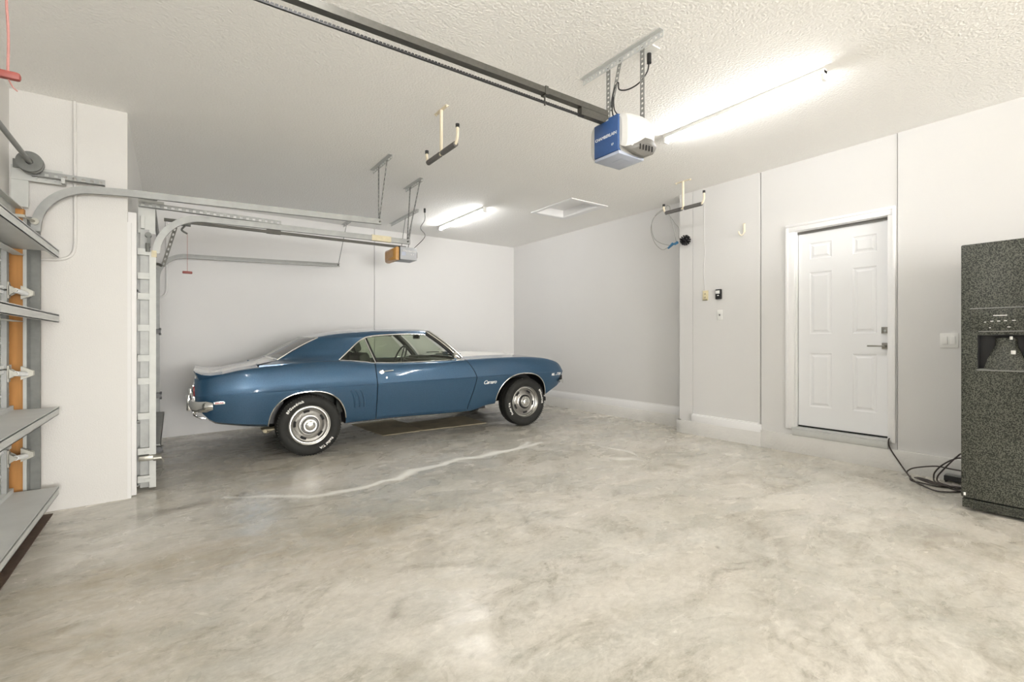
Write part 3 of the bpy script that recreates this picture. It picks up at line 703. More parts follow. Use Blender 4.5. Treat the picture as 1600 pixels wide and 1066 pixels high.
def opener_far():
    t = thing('garage_door_opener', 'small grey garage door opener with an orange light lens, hanging above the car roof', 'garage door opener')
    y = 6.30
    b = MB(); b.box(-.075, 2.62, y - .016, y + .016, 2.385, 2.415); b.box(.9, 1.05, y - .022, y + .022, 2.38, 2.425); b.build('rail', M['rail_dark'], t)
    b = MB(); b.box(2.49, 2.735, y - .115, y + .13, 2.215, 2.385, bev=.008); hs = b.build('housing', M['op_grey'], t)
    T = Matrix(((1, 0, 0, 2.625), (0, 0, -1, y - .116), (0, 1, 0, 2.335), (0, 0, 0, 1)))
    text_mesh('brand_lettering', 'Chamberlain', .036, M['white_plastic'], hs, T)
    b = MB(); b.box(2.515, 2.57, y - .117, y - .114, 2.27, 2.318); b.build('side_label', M['lens'], hs)
    for xx in (2.645, 2.675):
        b = MB(); b.prism([(xx, 2.285), (xx + .014, 2.285), (xx + .007, 2.303)], 'y', y - .117, y - .114); b.build('arrow_button', M['white_plastic'], hs)
    b = MB(); b.box(2.735, 2.752, y - .09, y - .04, 2.255, 2.335, bev=.004); b.build('rear_cap', M['galv_dark'], hs)
    rows = []
    for x, s in ((2.490, .0), (2.45, .0), (2.425, .012), (2.41, .04)):
        z0, z1, y0, y1 = 2.205 + s, 2.378 - s, y - .105 + s, y + .27 - s
        rows.append([(x, y0, z0), (x, y1, z0), (x, y1, z1), (x, y0, z1)])
    b = MB(); b.grid(rows, closeu=True); b.add(rows[-1], [(0, 1, 2, 3)]); b.add(rows[0], [(0, 1, 2, 3)])
    b.build('light_lens', M['amber'], t, ang=50)
    b = MB(); b.box(2.482, 2.492, y - .12, y + .14, 2.205, 2.387); b.build('lens_gasket', M['dark_gap'], t)
    b = MB(); b.perf((2.755, 6.17, 2.899), (2.755, 7.19, 2.899), (-1, 0, 0), .036, .003, .05, angle=True); b.build('ceiling_angle', M['galv_light'], t)
    b = MB(); b.perf((2.75, 6.62, 2.90), (2.60, y + .11, 2.39), (-1, 0, 0), .028); b.build('hanger_strap', M['galv'], t)
    b = MB(); b.perf((2.75, 6.35, 2.90), (2.62, y - .09, 2.39), (-1, 0, 0), .028); b.build('hanger_strap', M['galv'], t)
    b = MB(); b.tube(smooth_path([(2.80, 6.08, 2.88), (2.80, 6.08, 2.76), (2.77, 6.15, 2.66), (2.79, 6.05, 2.53), (2.71, 6.24, 2.385)], 8), .004, 8); b.cyl((2.80, 6.08, 2.915), (2.80, 6.08, 2.86), .014, 10); b.build('power_cord', M['black'], t)
    b = MB(); b.box(.02, .16, y - .03, y + .03, 2.36, 2.39); b.tube(smooth_path([(.11, y, 2.36), (.08, y, 2.31), (.13, y, 2.275)], 5), .010, 8); b.build('trolley', M['galv_dark'], t)
    b = MB(); b.cyl((.13, y, 2.28), (.13, y, 1.865), .0025, 6); b.build('release_cord', M['redcord'], t)
    b = MB(); b.box(.085, .175, y - .012, y + .012, 1.845, 1.872, bev=.007); b.build('release_handle', M['red'], t)
    b = MB(); b.perf((.025, y, 2.33), (-.085, y, 1.905), (0, -1, 0), .034, .006, .05); b.tube(smooth_path([(-.09, y, 1.91), (-.125, y, 1.925), (-.17, y, 1.925)], 5), .014, 8); b.box(-.24, -.155, y - .03, y + .03, 1.885, 1.955)
    b.build('door_arm', M['rail_dark'], t)
    recenter(t)
opener_far()

# ------------------------------------------------------------ ceiling lamps
def tube_light(x, y0, y1, label):
    t = thing('tube_light', label, 'light', group='ceiling tube lights')
    b = MB(); b.box(x - .024, x + .030, y0, y1, 2.888, 2.92, bev=.003); b.build('fitting_base', M['white_plastic'], t)
    b = MB(); b.cyl((x, y0 + .015, 2.866), (x, y1 - .015, 2.866), .0165, 16); b.build('lamp', M['tube'], t)
    for yy in (y0, y1 - .022):
        b = MB(); b.box(x - .02, x + .03, yy, yy + .022, 2.846, 2.912, bev=.003); b.build('end_cap', M['white_plastic'], t)
    recenter(t)
tube_light(3.535, 1.45, 2.73, 'bright tube light nearer the entry door, right of the blue and white opener')
tube_light(3.425, 5.55, 6.88, 'bright tube light farther away, above the car')

tube_light(0.5, .9, 2.18, 'added unseen fill tube light on the ceiling nearest the left garage door')  # extra fixture out of view, added to brighten the left of the room

# ------------------------------------------------------------ attic hatch
def hatch():
    t = thing('attic_hatch', 'white framed rectangular attic hatch in the ceiling', 'hatch')
    x0, x1, y0, y1 = 4.165, 4.655, 4.64, 5.37
    b = MB()
    for a in ((x0 - .055, x0, y0 - .06, y1 + .06), (x1, x1 + .10, y0 - .06, y1 + .06), (x0, x1, y0 - .06, y0), (x0, x1, y1, y1 + .06)):
        b.box(a[0], a[1], a[2], a[3], 2.910, 2.92)
    b.build('frame', M['trim'], t, smooth=False)
    b = MB(); b.box(x0 + .001, x0 + .012, y0 + .001, y1 - .001, 2.915, 3.01); b.box(x1 - .012, x1 - .001, y0 + .001, y1 - .001, 2.915, 3.01); b.box(x0 + .012, x1 - .012, y0 + .001, y0 + .012, 2.915, 3.01); b.box(x0 + .012, x1 - .012, y1 - .012, y1 - .001, 2.915, 3.01)
    b.build('liner', M['trim'], t, smooth=False)
    b = MB(); b.box(x0 + .001, x1 - .001, y0 + .001, y1 - .001, 3.0105, 3.035); b.build('hatch_panel', M['trim'], t, smooth=False)
    b = MB(); b.box(x0 - .002, x0 + .004, 4.80, 4.88, 2.913, 2.925); b.build('latch', M['black'], t)
    recenter(t)
hatch()

# ------------------------------------------------------------ storage hooks
def t_hook(x, y, zc, label):
    t = thing('ceiling_storage_hook', label, 'hook', group='T shaped ceiling hooks')
    b = MB(); b.box(x - .014, x + .014, y - .10, y + .10, ZC - .004, ZC)
    for yy in (-.09, .09): b.cyl((x, y + yy, ZC - .004), (x, y + yy, ZC - .014), .007, 8)
    b.build('mounting_plate', M['cream'], t)
    b = MB(); b.cyl((x, y, ZC), (x, y, zc), .0125, 12)
    b.tube(smooth_path([(x, y - .262, zc + .115), (x, y - .262, zc + .05), (x, y - .240, zc + .008), (x, y - .2, zc)] + [(x, y, zc)] + [(x, y + .2, zc), (x, y + .240, zc + .008), (x, y + .262, zc + .05), (x, y + .262, zc + .085)], 6), .011, 10)
    b.build('bar', M['cream'], t)
    for a, c in ((-.235, -.018), (.018, .235)):
        b = MB(); b.cyl((x, y + a, zc), (x, y + c, zc), .021, 14); b.build('foam_sleeve', M['foam'], t)
    for s, h in ((-.262, .115), (.262, .085)):
        b = MB(); b.cyl((x, y + s, zc + h - .004), (x, y + s, zc + h + .022), .0145, 12); b.build('end_cap', M['black'], t)
    recenter(t)
t_hook(1.715, 3.42, 2.578, 'cream T shaped hook with grey foam bar hanging over open floor near the ceiling middle')
t_hook(4.715, 3.39, 2.612, 'cream T shaped hook with grey foam bar hanging beside the house wall')
b = MB(); X = 5.13
b.tube(smooth_path([(X, 2.915, 2.40), (X, 2.915, 2.32), (X - .012, 2.917, 2.290), (X - .035, 2.925, 2.277), (X - .058, 2.935, 2.292), (X - .062, 2.94, 2.318)], 6), .007, 10)
b.box(5.132, 5.140, 2.905, 2.925, 2.31, 2.41)
tag(b.build('wall_hook', M['cream']), 'small cream J hook on the house wall left of the entry door', 'hook')

# ------------------------------------------------------------ conduits, wall controls
def conduit(pts, r, label, mt='wall_left'):
    b = MB(); b.tube(pts, r, 12); return tag(b.build('electrical_conduit', M[mt]), label, 'conduit')
conduit([(-.604, 4.87, 2.918), (-.600, 4.87, 1.95)] + smooth_path([(-.600, 4.87, 1.86), (-.610, 4.87, 1.79), (-.640, 4.87, 1.745), (-.70, 4.87, 1.722), (-.79, 4.87, 1.715)], 6), .011, 'white conduit down the pillar bending towards the left garage door')
conduit([(-.066, 7.66, 2.66), (-.062, 7.66, 1.86)] + smooth_path([(-.062, 7.66, 1.80), (-.075, 7.66, 1.73), (-.11, 7.66, 1.69), (-.18, 7.66, 1.665), (-.28, 7.66, 1.66)], 6), .013, 'white conduit on the far wall behind the track, above the car trunk', 'wall')
b = MB(); b.tube(smooth_path([(5.137, 3.403, 2.91), (5.137, 3.403, 2.348), (5.137, 3.393, 2.158), (5.137, 3.409, 1.972), (5.137, 3.395, 1.70)], 6), .003, 6)
tag(b.build('thin_cable', M['wall']), 'thin white cable running down the wall to the ivory outlet', 'cable')

def outlets():
    t = thing('wall_outlet', 'ivory duplex outlet plate left of the black wall control', 'outlet')
    b = MB(); b.box(5.131, 5.14, 3.352, 3.424, 1.597, 1.712, bev=.003); p = b.build('cover_plate', M['ivory'], t)
    for z in (1.675, 1.634):
        b = MB(); b.box(5.127, 5.133, 3.372, 3.404, z - .015, z + .015, bev=.004); s = b.build('socket', M['ivory'], t)
        b = MB(); b.box(5.1262, 5.1275, 3.380, 3.383, z - .005, z + .007); b.box(5.1262, 5.1275, 3.393, 3.396, z - .005, z + .007); b.box(5.1262, 5.1275, 3.3865, 3.3895, z - .012, z - .007); b.build('slots', M['black'], s)
    b = MB(); b.box(5.126, 5.132, 3.36, 3.416, 1.600, 1.606); b.build('dark_edge', M['socket'], t)
    recenter(t)
    t = thing('wall_control', 'black and white garage door wall control above a white switch', 'wall control')
    b = MB(); b.box(5.112, 5.14, 3.178, 3.248, 1.600, 1.712, bev=.006); b.build('body', M['black'], t)
    b = MB(); b.box(5.107, 5.114, 3.192, 3.242, 1.660, 1.698, bev=.003); b.build('push_button', M['white_plastic'], t)
    b = MB(); b.box(5.109, 5.113, 3.202, 3.222, 1.636, 1.646, bev=.001); b.build('small_button', M['white_plastic'], t)
    recenter(t)
    t = thing('light_switch', 'small white single switch plate below the black wall control', 'light switch')
    b = MB(); b.box(5.133, 5.14, 3.170, 3.238, 1.362, 1.476, bev=.003); b.build('cover_plate', M['white_plastic'], t)
    b = MB(); b.box(5.124, 5.134, 3.199, 3.209, 1.408, 1.428, bev=.002); b.build('toggle', M['galv_dark'], t)
    recenter(t)
    t = thing('light_switch', 'white double rocker switch plate between the entry door and the fridge', 'light switch')
    b = MB(); b.box(5.132, 5.14, 1.143, 1.257, 1.066, 1.183, bev=.003); b.build('cover_plate', M['white_plastic'], t)
    for y in (1.224, 1.176):
        b = MB(); b.box(5.125, 5.134, y - .016, y + .016, 1.092, 1.157, bev=.003); b.build('rocker', M['white_plastic'], t)
    recenter(t)
outlets()

def antenna():
    t = thing('cable_coil', 'looped thin grey cables with blue connectors hanging at the wall corner', 'cable')
    b = MB(); X = 5.08
    L1 = [(5.2, 4.001, 2.824), (5.2, 4.183, 2.747), (5.2, 4.225, 2.628), (5.2, 4.183, 2.477), (5.2, 4.081, 2.393), (5.18, 3.922, 2.334)]
    L2 = [(5.12, 3.884, 2.717), (5.12, 3.846, 2.596), (5.12, 3.808, 2.468), (5.12, 3.78, 2.351)]
    L3 = [(5.2, 4.02, 2.83), (5.2, 4.16, 2.77), (5.2, 4.235, 2.62), (5.2, 4.183, 2.43), (5.2, 4.061, 2.306), (5.18, 3.942, 2.313)]
    L4 = [(5.12, 3.89, 2.71), (5.12, 3.79, 2.575), (5.12, 3.745, 2.51), (5.1, 3.73, 2.40), (5.09, 3.70, 2.345)]
    for l in (L1, L2, L3, L4): b.tube(smooth_path(l, 8), .0035, 6)
    b.tube(smooth_path([(5.2, 4.001, 2.824), (5.18, 3.96, 2.85), (5.13, 3.88, 2.80), (5.12, 3.885, 2.717)], 6), .0035, 6)
    b.build('cables', M['grey_cable'], t)
    b = MB(); b.cyl((5.17, 3.935, 2.302), (5.13, 3.84, 2.335), .013, 10, .019); b.build('blue_connector', M['blue_plug'], t)
    b = MB(); b.cyl((5.10, 3.785, 2.322), (5.08, 3.735, 2.33), .017, 10); b.build('blue_connector', M['blue_plug'], t)
    recenter(t)
    b = MB(); c = Vector((5.065, 3.612, 2.335))
    r3 = random.Random(3)
    for k in range(46):
        z = 1 - 2 * (k + .5) / 46; a = k * 2.39996; rr = math.sqrt(1 - z * z); d = Vector((rr * math.cos(a), rr * math.sin(a), z))
        p = c + d * .018; q = c + d * .064; b.cyl(p, q, .006, 6, .009)
    b.cyl(c + Vector((0, 0, 0)), (5.14, 3.61, 2.335), .008, 8); b.lathe([(.001, -.03), (.022, -.02), (.03, 0), (.022, .02), (.001, .03)], 12, T=Matrix.Translation(c))
    tag(b.build('wall_brush', M['black']), 'round black bristly ball on the wall beside the blue connectors', 'ball')
antenna()

# ------------------------------------------------------------ fridge
def fridge():
    t = thing('refrigerator', 'tall black textured side by side refrigerator with ice dispenser', 'refrigerator', (4.75, .505, 0))
    b = MB(); b.box(4.43, 5.09, .055, .955, .02, 1.75, bev=.006); cb = b.build('cabinet', M['fridge'])
    doors = []
    # freezer door with dispenser recess
    y0, y1 = .545, .960; z0, z1 = .070, 1.766
    cy0, cy1, cz0, cz1 = .618, .877, .932, 1.160; X = 4.36
    b = MB()
    b.box(X + .002, X + .07, y0, y1, z0, z1, bev=.009); fd = b.build('freezer_door', M['fridge'])
    c = MB(); c.box(X - .05, X + .056, cy0, cy1, cz0, cz1); c = c.build('cutter', M['fridge'], smooth=False)
    m = fd.modifiers.new('cut', 'BOOLEAN'); m.operation = 'DIFFERENCE'; m.object = c
    me = bpy.data.meshes.new_from_object(fd.evaluated_get(bpy.context.evaluated_depsgraph_get())); fd.modifiers.clear(); fd.data = me; bpy.data.objects.remove(c)
    b = MB(); b.box(X - .004, X + .004, .600, .909, 1.186, 1.335, bev=.002); pn = b.build('control_panel', M['fridge'], fd)
    for ya, yb, za, zb_ in ((.598, .911, 1.332, 1.337), (.598, .87, 1.180, 1.185), (.616, .879, .926, .932)):
        b = MB(); b.box(X - .009, X + .003, ya, yb, za, zb_); b.build('trim_line', M['galv'], fd)
    b = MB(); b.box(X - .0055, X - .0035, .735, .800, 1.282, 1.287); b.build('display', M['white_plastic'], fd)
    for i, (yy, zz, ww) in enumerate(((.838, 1.243, .009), (.806, 1.248, .014), (.775, 1.248, .014), (.743, 1.249, .014), (.705, 1.250, .016), (.815, 1.206, .008), (.728, 1.209, .014))):
        b = MB(); b.box(X - .0055, X - .0035, yy - ww / 2, yy + ww / 2, zz - .002, zz + .003); b.build('button', M['white_plastic'], fd)
    b = MB(); b.box(X + .051, X + .055, cy0, cy1, cz0, cz1); b.box(X + .004, X + .055, cy1 - .004, cy1 - .001, cz0, cz1); b.box(X + .004, X + .055, cy0 + .001, cy0 + .004, cz0, cz1); b.box(X + .004, X + .055, cy0, cy1, cz1 - .004, cz1 - .001); b.build('recess_liner', M['black'], fd)
    b = MB(); rows = []
    for z, hw, dx in ((1.14, .050, .035), (1.09, .052, .035), (1.07, .060, .032), (1.0, .085, .022), (.934, .10, .010)):
        rows.append([(X + dx, .748 - hw, z), (X + dx - .012, .748 - hw * .6, z), (X + dx - .012, .748 + hw * .6, z), (X + dx, .748 + hw, z), (X + .052, .748 + hw, z), (X + .052, .748 - hw, z)])
    b.grid(rows, closeu=True); b.build('dispenser_chute', M['fridge'], fd, ang=60)
    b = MB(); b.box(X + .012, X + .03, .715, .728, 1.128, 1.150, bev=.003); b.build('ice_nozzle', M['white_plastic'], fd)
    b = MB(); b.box(X + .008, X + .028, .70, .722, 1.035, 1.06, bev=.004); b.build('water_paddle', M['white_plastic'], fd)
    b = MB(); b.box(X + .003, X + .05, cy0 + .004, cy1 - .004, .932, .938); b.build('drip_tray', M['galv_dark'], fd)
    b = MB(); b.box(X + .002, X + .07, .050, .538, z0, z1, bev=.007); rd = b.build('refrigerator_door', M['fridge'])
    hs = []
    for y in (.575, .508):
        b = MB(); b.tube(smooth_path([(X + .004, y, 1.62), (X - .045, y, 1.58), (X - .05, y, 1.5), (X - .05, y, .7), (X - .045, y, .55), (X + .004, y, .50)], 6), .014, 10)
        b.build('handle', M['black'], fd if y > .54 else rd)
    b = MB(); b.box(X + .012, X + .07, .055, .955, .002, .062, bev=.004)
    for k in range(4): b.box(X + .004, X + .014, .09, .90, .012 + k * .012, .018 + k * .012)
    gr = b.build('toe_grille', M['fridge'])
    b = MB(); b.box(X, X + .0025, .934, .945, .085, .105); lb = b.build('hinge_tab', M['white_plastic'])
    for o in (cb, fd, rd, gr, lb):
        o.parent = t; o.location = -Vector(t.location)
fridge()

# ------------------------------------------------------------ cords by the fridge
def cords():
    b = MB()
    A = [(5.19, 1.606, .266), (5.15, 1.600, .268), (5.105, 1.594, .262), (5.092, 1.590, .22), (5.09, 1.569, .17), (5.083, 1.521, .098), (5.05, 1.447, .006), (4.848, 1.339, .001), (4.749, 1.253, 0), (4.681, 1.171, 0), (4.709, 1.111, 0), (4.812, 1.048, 0), (4.9, .99, 0)]
    b.tube(smooth_path(A, 8), .0055, 8)
    b.tube(smooth_path([(4.99, 1.41, .006), (4.95, 1.40, .005), (4.865, 1.369, 0), (4.826, 1.293, .004), (4.805, 1.229, .006), (4.84, 1.18, 0), (4.894, 1.118, 0), (4.949, 1.03, 0)], 8), .0055, 8)
    b.tube(smooth_path([(4.86, 1.36, .006), (4.98, 1.43, .03), (5.01, 1.42, .055), (5.02, 1.387, .075), (5.02, 1.304, .103), (5.02, 1.24, .117), (5.02, 1.166, .113), (5.02, 1.05, .105), (5.02, .98, .06)], 8), .0055, 8)
    b.tube(smooth_path([(5.0, 1.00, .24), (4.98, 1.081, .255), (4.98, 1.118, .223), (4.98, 1.16, .165), (4.98, 1.206, .095), (4.98, 1.234, .043), (4.96, 1.226, .008), (4.90, 1.15, .006), (4.86, 1.02, .005)], 8), .0055, 8)
    b.tube(smooth_path([(5.0, 1.00, .22), (5.0, 1.086, .217), (5.0, 1.142, .196), (5.0, 1.211, .136), (5.0, 1.255, .071), (5.0, 1.263, .028), (4.97, 1.25, .005), (4.90, 1.20, .006), (4.80, 1.08, .005), (4.80, .99, .004)], 8), .0055, 8)
    for k in range(4):
        o = k * .025; b.tube(smooth_path([(4.98 - o, 1.36, .008 + k * .004), (4.93 - o, 1.28, .014), (4.86 - o * .5, 1.20, .014), (4.90, 1.10 - o, .008), (4.97, 1.03, .006)], 6), .0045, 8)
    tag(b.build('extension_cord', M['brown_cord']), 'tangled dark power cords on the floor between the entry door and the fridge', 'cord')
    t = thing('power_strip', 'flat dark box with a grey top among the cords, half behind the fridge', 'power strip')
    b = MB(); b.box(5.035, 5.09, .965, 1.21, .012, .052, bev=.004); b.build('case', M['black'], t)
    b = MB(); b.box(5.038, 5.087, .97, 1.205, .052, .060, bev=.002); b.build('top_plate', M['galv'], t)
    b = MB(); b.box(5.05, 5.08, 1.06, 1.10, .060, .085, bev=.006); b.build('plug', M['galv_dark'], t)
    for xx, yy in ((5.045, .975), (5.08, .975), (5.045, 1.2), (5.08, 1.2)):
        b = MB(); b.cyl((xx, yy, zf(xx)), (xx, yy, .013), .006, 8); b.build('foot', M['rubber'], t)
    recenter(t)
cords()

# ------------------------------------------------------------ cardboard sheets under the car
def sheet(poly, label, h):
    b = MB(); n = len(poly)
    vs = [(x, y, zf(x) + .001) for x, y in poly] + [(x, y, zf(x) + h) for x, y in poly]
    b.add(vs, [tuple(range(n)), tuple(range(2 * n - 1, n - 1, -1))] + [(i, i + n, (i + 1) % n + n, (i + 1) % n) for i in range(n)])
    return tag(b.build('cardboard_sheet', M['cardboard'], smooth=False), label, 'cardboard', 'cardboard sheets under the car')
sheet([(2.162, 5.915), (2.686, 5.905), (2.725, 6.60), (2.70, 7.0), (2.09, 6.99)], 'flat brown cardboard sheet under the car, nearer its rear wheel', .006)
sheet([(2.694, 5.90), (3.613, 5.808), (3.66, 6.55), (2.735, 6.56)], 'flat brown cardboard sheet under the car, nearer its front wheel', .007)

# ------------------------------------------------------------ the car (local: x forward from the rear axle, y to the far side, z up)
def build_car():
    car = thing('car', 'classic blue two door coupe with white stripes and white lettered tyres', 'car', (1.235, 6.289, zf(1.235)),
                (0, -math.atan(.0235), math.radians(-2.62)))
    fzs = interp([(-1.01, .872), (-.95, .872), (-.886, .884), (-.75, .912), (-.63, .936), (-.34, .966), (-.1, .985), (.1, .990), (.33, .984), (.55, .962), (.75, .940), (1.0, .928), (1.4, .926), (1.85, .931), (2.1, .934), (2.4, .936), (2.79, .930), (3.0, .912), (3.15, .886), (3.27, .850), (3.35, .812), (3.41, .755), (3.44, .70)])
    fzb = interp([(-1.01, .60), (-.97, .545), (-.926, .478), (-.85, .418), (-.70, .385), (-.565, .360), (-.4, .338), (0, .30), (.33, .284), (.8, .288), (1.3, .276), (1.9, .264), (2.0, .275), (2.1, .305), (2.25, .325), (2.7, .33), (3.05, .350), (3.2, .425), (3.38, .530), (3.41, .575), (3.44, .63)])
    fw = interp([(-1.01, .80), (-.98, .84), (-.93, .865), (-.85, .885), (-.5, .915), (0, .932), (.4, .925), (.8, .915), (1.3, .912), (1.8, .918), (2.4, .932), (2.75, .932), (3.1, .915), (3.3, .880), (3.38, .85), (3.42, .82), (3.44, .79)])
    fzc = interp([(-1.01, .880), (-.9, .892), (-.75, .925), (-.6, .962), (-.45, .995), (-.3, 1.018), (-.1, 1.02), (.4, 1.0), (.8, .96), (1.7, .955), (1.9, .975), (2.1, .984), (2.5, .982), (2.8, .965), (3.0, .94), (3.15, .908), (3.27, .868), (3.35, .825), (3.41, .765), (3.44, .705)])
    xs = sorted(set([round(v, 4) for v in list(np.arange(-.95, 3.2, .05)) + [-1.01, -1.0, -.985, -.965, -.43, 1.97, 3.22, 3.26, 3.30, 3.335, 3.36, 3.38, 3.40, 3.415, 3.43, 3.44, .706, .72]]))
    def section(x):
        zs, zb, w, zc = fzs(x), fzb(x), fw(x), fzc(x)
        h = zs - zb; zk = min(max(.706, zb + .3 * h), zb + .78 * h)
        tail = max(0, min(1, (x + .62) / .3)); nose = max(0, min(1, (3.3 - x) / .3)); kk = tail * nose   # crease strength
        p = [(0, zb + .01), (w - .30, zb + .01), (w - .16, zb), (w - .115, zb + .012 * 1)]
        for f, ins in ((.10, .096), (.28, .074), (.5, .048), (.72, .024), (.90, .008), (.985, .001)):
            p.append((w - ins * (.6 + .4 * kk), zb + (zk - zb) * f if f > 0 else zb))
        p.append((w, zk))
        up = zs - zk
        for f, ins in ((.05, .009), (.25, .020), (.5, .036), (.72, .054), (.86, .070), (.94, .084), (.985, .099), (1.0, .112)):
            p.append((w - ins * (.55 + .45 * kk), zk + up * f))
        ye = w - .112 * (.55 + .45 * kk)
        zi = zs + (.0 if x < -.3 or x > 1.9 else 0)
        for yy, f in ((.74, .05), (.66, .22), (.56, .45), (.45, .66), (.30, .85), (.15, .96), (0, 1)):
            yy = min(yy, ye - .02) if f < .1 else yy
            z = zi + (zc - zi) * f
            if 1.97 <= x <= 3.2 and yy <= .45:                 # cowl induction bulge of the hood
                g = max(0, min(1, (3.1 - x) / 1.0)); e = max(0, min(1, (.45 - yy) / .13)); e = e * e * (3 - 2 * e)
                z += .036 * g * e
            p.append((yy, z))
        return p
    rows = []
    for x in xs:
        p = section(x); full = [(x, -y, z) for y, z in p] + [(x, y, z) for y, z in reversed(p[1:-1])]
        rows.append(full)
    b = MB(); b.grid(rows, closeu=True)
    k = len(rows[0]); b.add(rows[0], [tuple(range(k))]); b.add(rows[-1], [tuple(range(k))])
    body = b.build('body', [M['paint'], M['black']], None, ang=24)
    bm = bmesh.new(); bm.from_mesh(body.data); bmesh.ops.remove_doubles(bm, verts=bm.verts, dist=.00005); bmesh.ops.recalc_face_normals(bm, faces=bm.faces); bm.to_mesh(body.data); bm.free()
    # cutters: wheel wells, cabin, door gaps
    def cut(c):
        c.data.materials.clear(); c.data.materials.append(M['paint']); c.data.materials.append(M['black'])
        for p in c.data.polygons: p.material_index = 1
        m = body.modifiers.new('cut', 'BOOLEAN'); m.operation = 'DIFFERENCE'; m.solver = 'EXACT'; m.object = c
        dg = bpy.context.evaluated_depsgraph_get(); me = bpy.data.meshes.new_from_object(body.evaluated_get(dg))
        body.modifiers.clear(); old = body.data; body.data = me; bpy.data.meshes.remove(old)
        cd = c.data; bpy.data.objects.remove(c); bpy.data.meshes.remove(cd)
    def arch(cx, cz, rx, rz, n=56, e=2.35):
        out = []
        for i in range(n):
            a = 2 * PI * i / n; ca, sa = math.cos(a), math.sin(a)
            out.append((cx + rx * math.copysign(abs(ca) ** (2 / e), ca), cz + rz * math.copysign(abs(sa) ** (2 / e), sa)))
        return out
    A1 = arch(-.008, .302, .385, .383); A2 = arch(2.685, .322, .402, .395)
    for A in (A1, A2):
        for s in (-1, 1):
            c = MB(); c.prism(A, 'y', s * .62, s * 1.1); cut(c.build('cutter', M['black'], smooth=False))
    c = MB(); c.box(-.22, 1.86, -.735, .735, .40, 1.3); cut(c.build('cutter', M['black'], smooth=False))
    # cowl vent
    c = MB(); c.box(1.90, 1.955, -.62, .62, .955, 1.2); cut(c.build('cutter', M['black'], smooth=False))
    gap = .004
    dr = [(.713, .30), (.713, 1.1)]; df = [(1.875, .30), (1.885, .36), (1.912, .45), (1.940, .55), (1.962, .64), (1.975, .715), (1.962, .76), (1.928, .83), (1.885, .90), (1.845, .97), (1.83, 1.1)]
    for ln in (dr, df):
        for s in (-1, 1):
            c = MB(); poly = [(x - gap, z) for x, z in ln] + [(x + gap, z) for x, z in reversed(ln)]
            c.prism(poly, 'y', s * .80, s * 1.1); cut(c.build('cutter', M['black'], smooth=False))
    body.data.set_sharp_from_angle(angle=math.radians(24))
    body.data.polygons.foreach_set('use_smooth', [True] * len(body.data.polygons))
    body.parent = car
    # split off doors, hood and trunk lid as parts
    fpoly = interp([(z, x) for x, z in df if .30 <= z <= 1.1])
    def split(name, test):
        bm = bmesh.new(); bm.from_mesh(body.data); bm.faces.ensure_lookup_table()
        sel = [f for f in bm.faces if test(f.calc_center_median(), f)]
        keep = set(f.index for f in sel); me = body.data.copy(); me.name = name
        b2 = bmesh.new(); b2.from_mesh(me); b2.faces.ensure_lookup_table()
        bmesh.ops.delete(b2, geom=[f for f in b2.faces if f.index not in keep], context='FACES'); b2.to_mesh(me); b2.free()
        bmesh.ops.delete(bm, geom=sel, context='FACES'); bm.to_mesh(body.data); bm.free()
        o = bpy.data.objects.new(name, me); C.objects.link(o); o.parent = car; return o
    doors = {}
    for s in (-1, 1):
        doors[s] = split('door', lambda c, f, s=s: c.y * s > .80 and .713 < c.x < fpoly(c.z) and c.z > .33 and abs(f.normal.y) > .12)
    split('hood', lambda c, f: c.x > 1.97 and c.x < 3.30 and abs(c.y) < .74 and f.normal.z > .5 and c.z > .75)
    split('trunk_lid', lambda c, f: -.985 < c.x < -.43 and abs(c.y) < .66 and f.normal.z > .5 and c.z > .8)
    # wheel arch bright trims
    def yside(x, z):
        w, zs, zb = fw(x), fzs(x), fzb(x); h = zs - zb; zk = min(max(.706, zb + .3 * h), zb + .78 * h)
        kk = max(0, min(1, (x + .62) / .3)) * max(0, min(1, (3.3 - x) / .3))
        if z <= zk: t = (z - zb) / (zk - zb); ins = float(np.interp(t, [0, .10, .28, .5, .72, .9, 1], [.115, .096, .074, .048, .024, .008, 0])) * (.6 + .4 * kk)
        else: t = (z - zk) / (zs - zk); ins = float(np.interp(t, [0, .05, .25, .5, .72, .86, .94, 1], [0, .009, .020, .036, .054, .070, .084, .11])) * (.55 + .45 * kk)
        return w - ins
    for A, zlo in ((A1, .33), (A2, .335)):
        A = [p for p in A]; n = len(A); i0 = min(range(n), key=lambda i: (abs(math.atan2(A[i][1] - .31, A[i][0] - (A[0][0] - .39)))))
        seq = [A[i % n] for i in range(0, n)]
        seq = [p for p in seq if p[1] > zlo - .012]; seq.sort(key=lambda p: math.atan2(p[1] - (zlo - .03), p[0] - (A1[0][0] - .385 if A is A1 else 2.685)))
        cx = -.008 if A[0][0] < 1 else 2.685
        seq.sort(key=lambda p: -math.atan2(p[1] - (zlo - .03), p[0] - cx))
        for s in (-1, 1):
            b = MB(); b.tube([(x, s * (yside(x, z) + .001), z) for x, z in seq], .0075, 8); b.build('wheel_arch_trim', M['chrome'], car)
    # rear quarter gills
    for s in (-1, 1):
        b = MB()
        for i in range(3):
            x0 = .415 + i * .052
            pts = [(x0, .665), (x0 + .030, .61), (x0 + .048, .54), (x0 + .055, .465)]
            b.tube(smooth_path([(x, s * (yside(x, z) - .001), z) for x, z in pts], 5), .010, 8, radii=None)
        g = b.build('side_louvres', M['paint'], car)
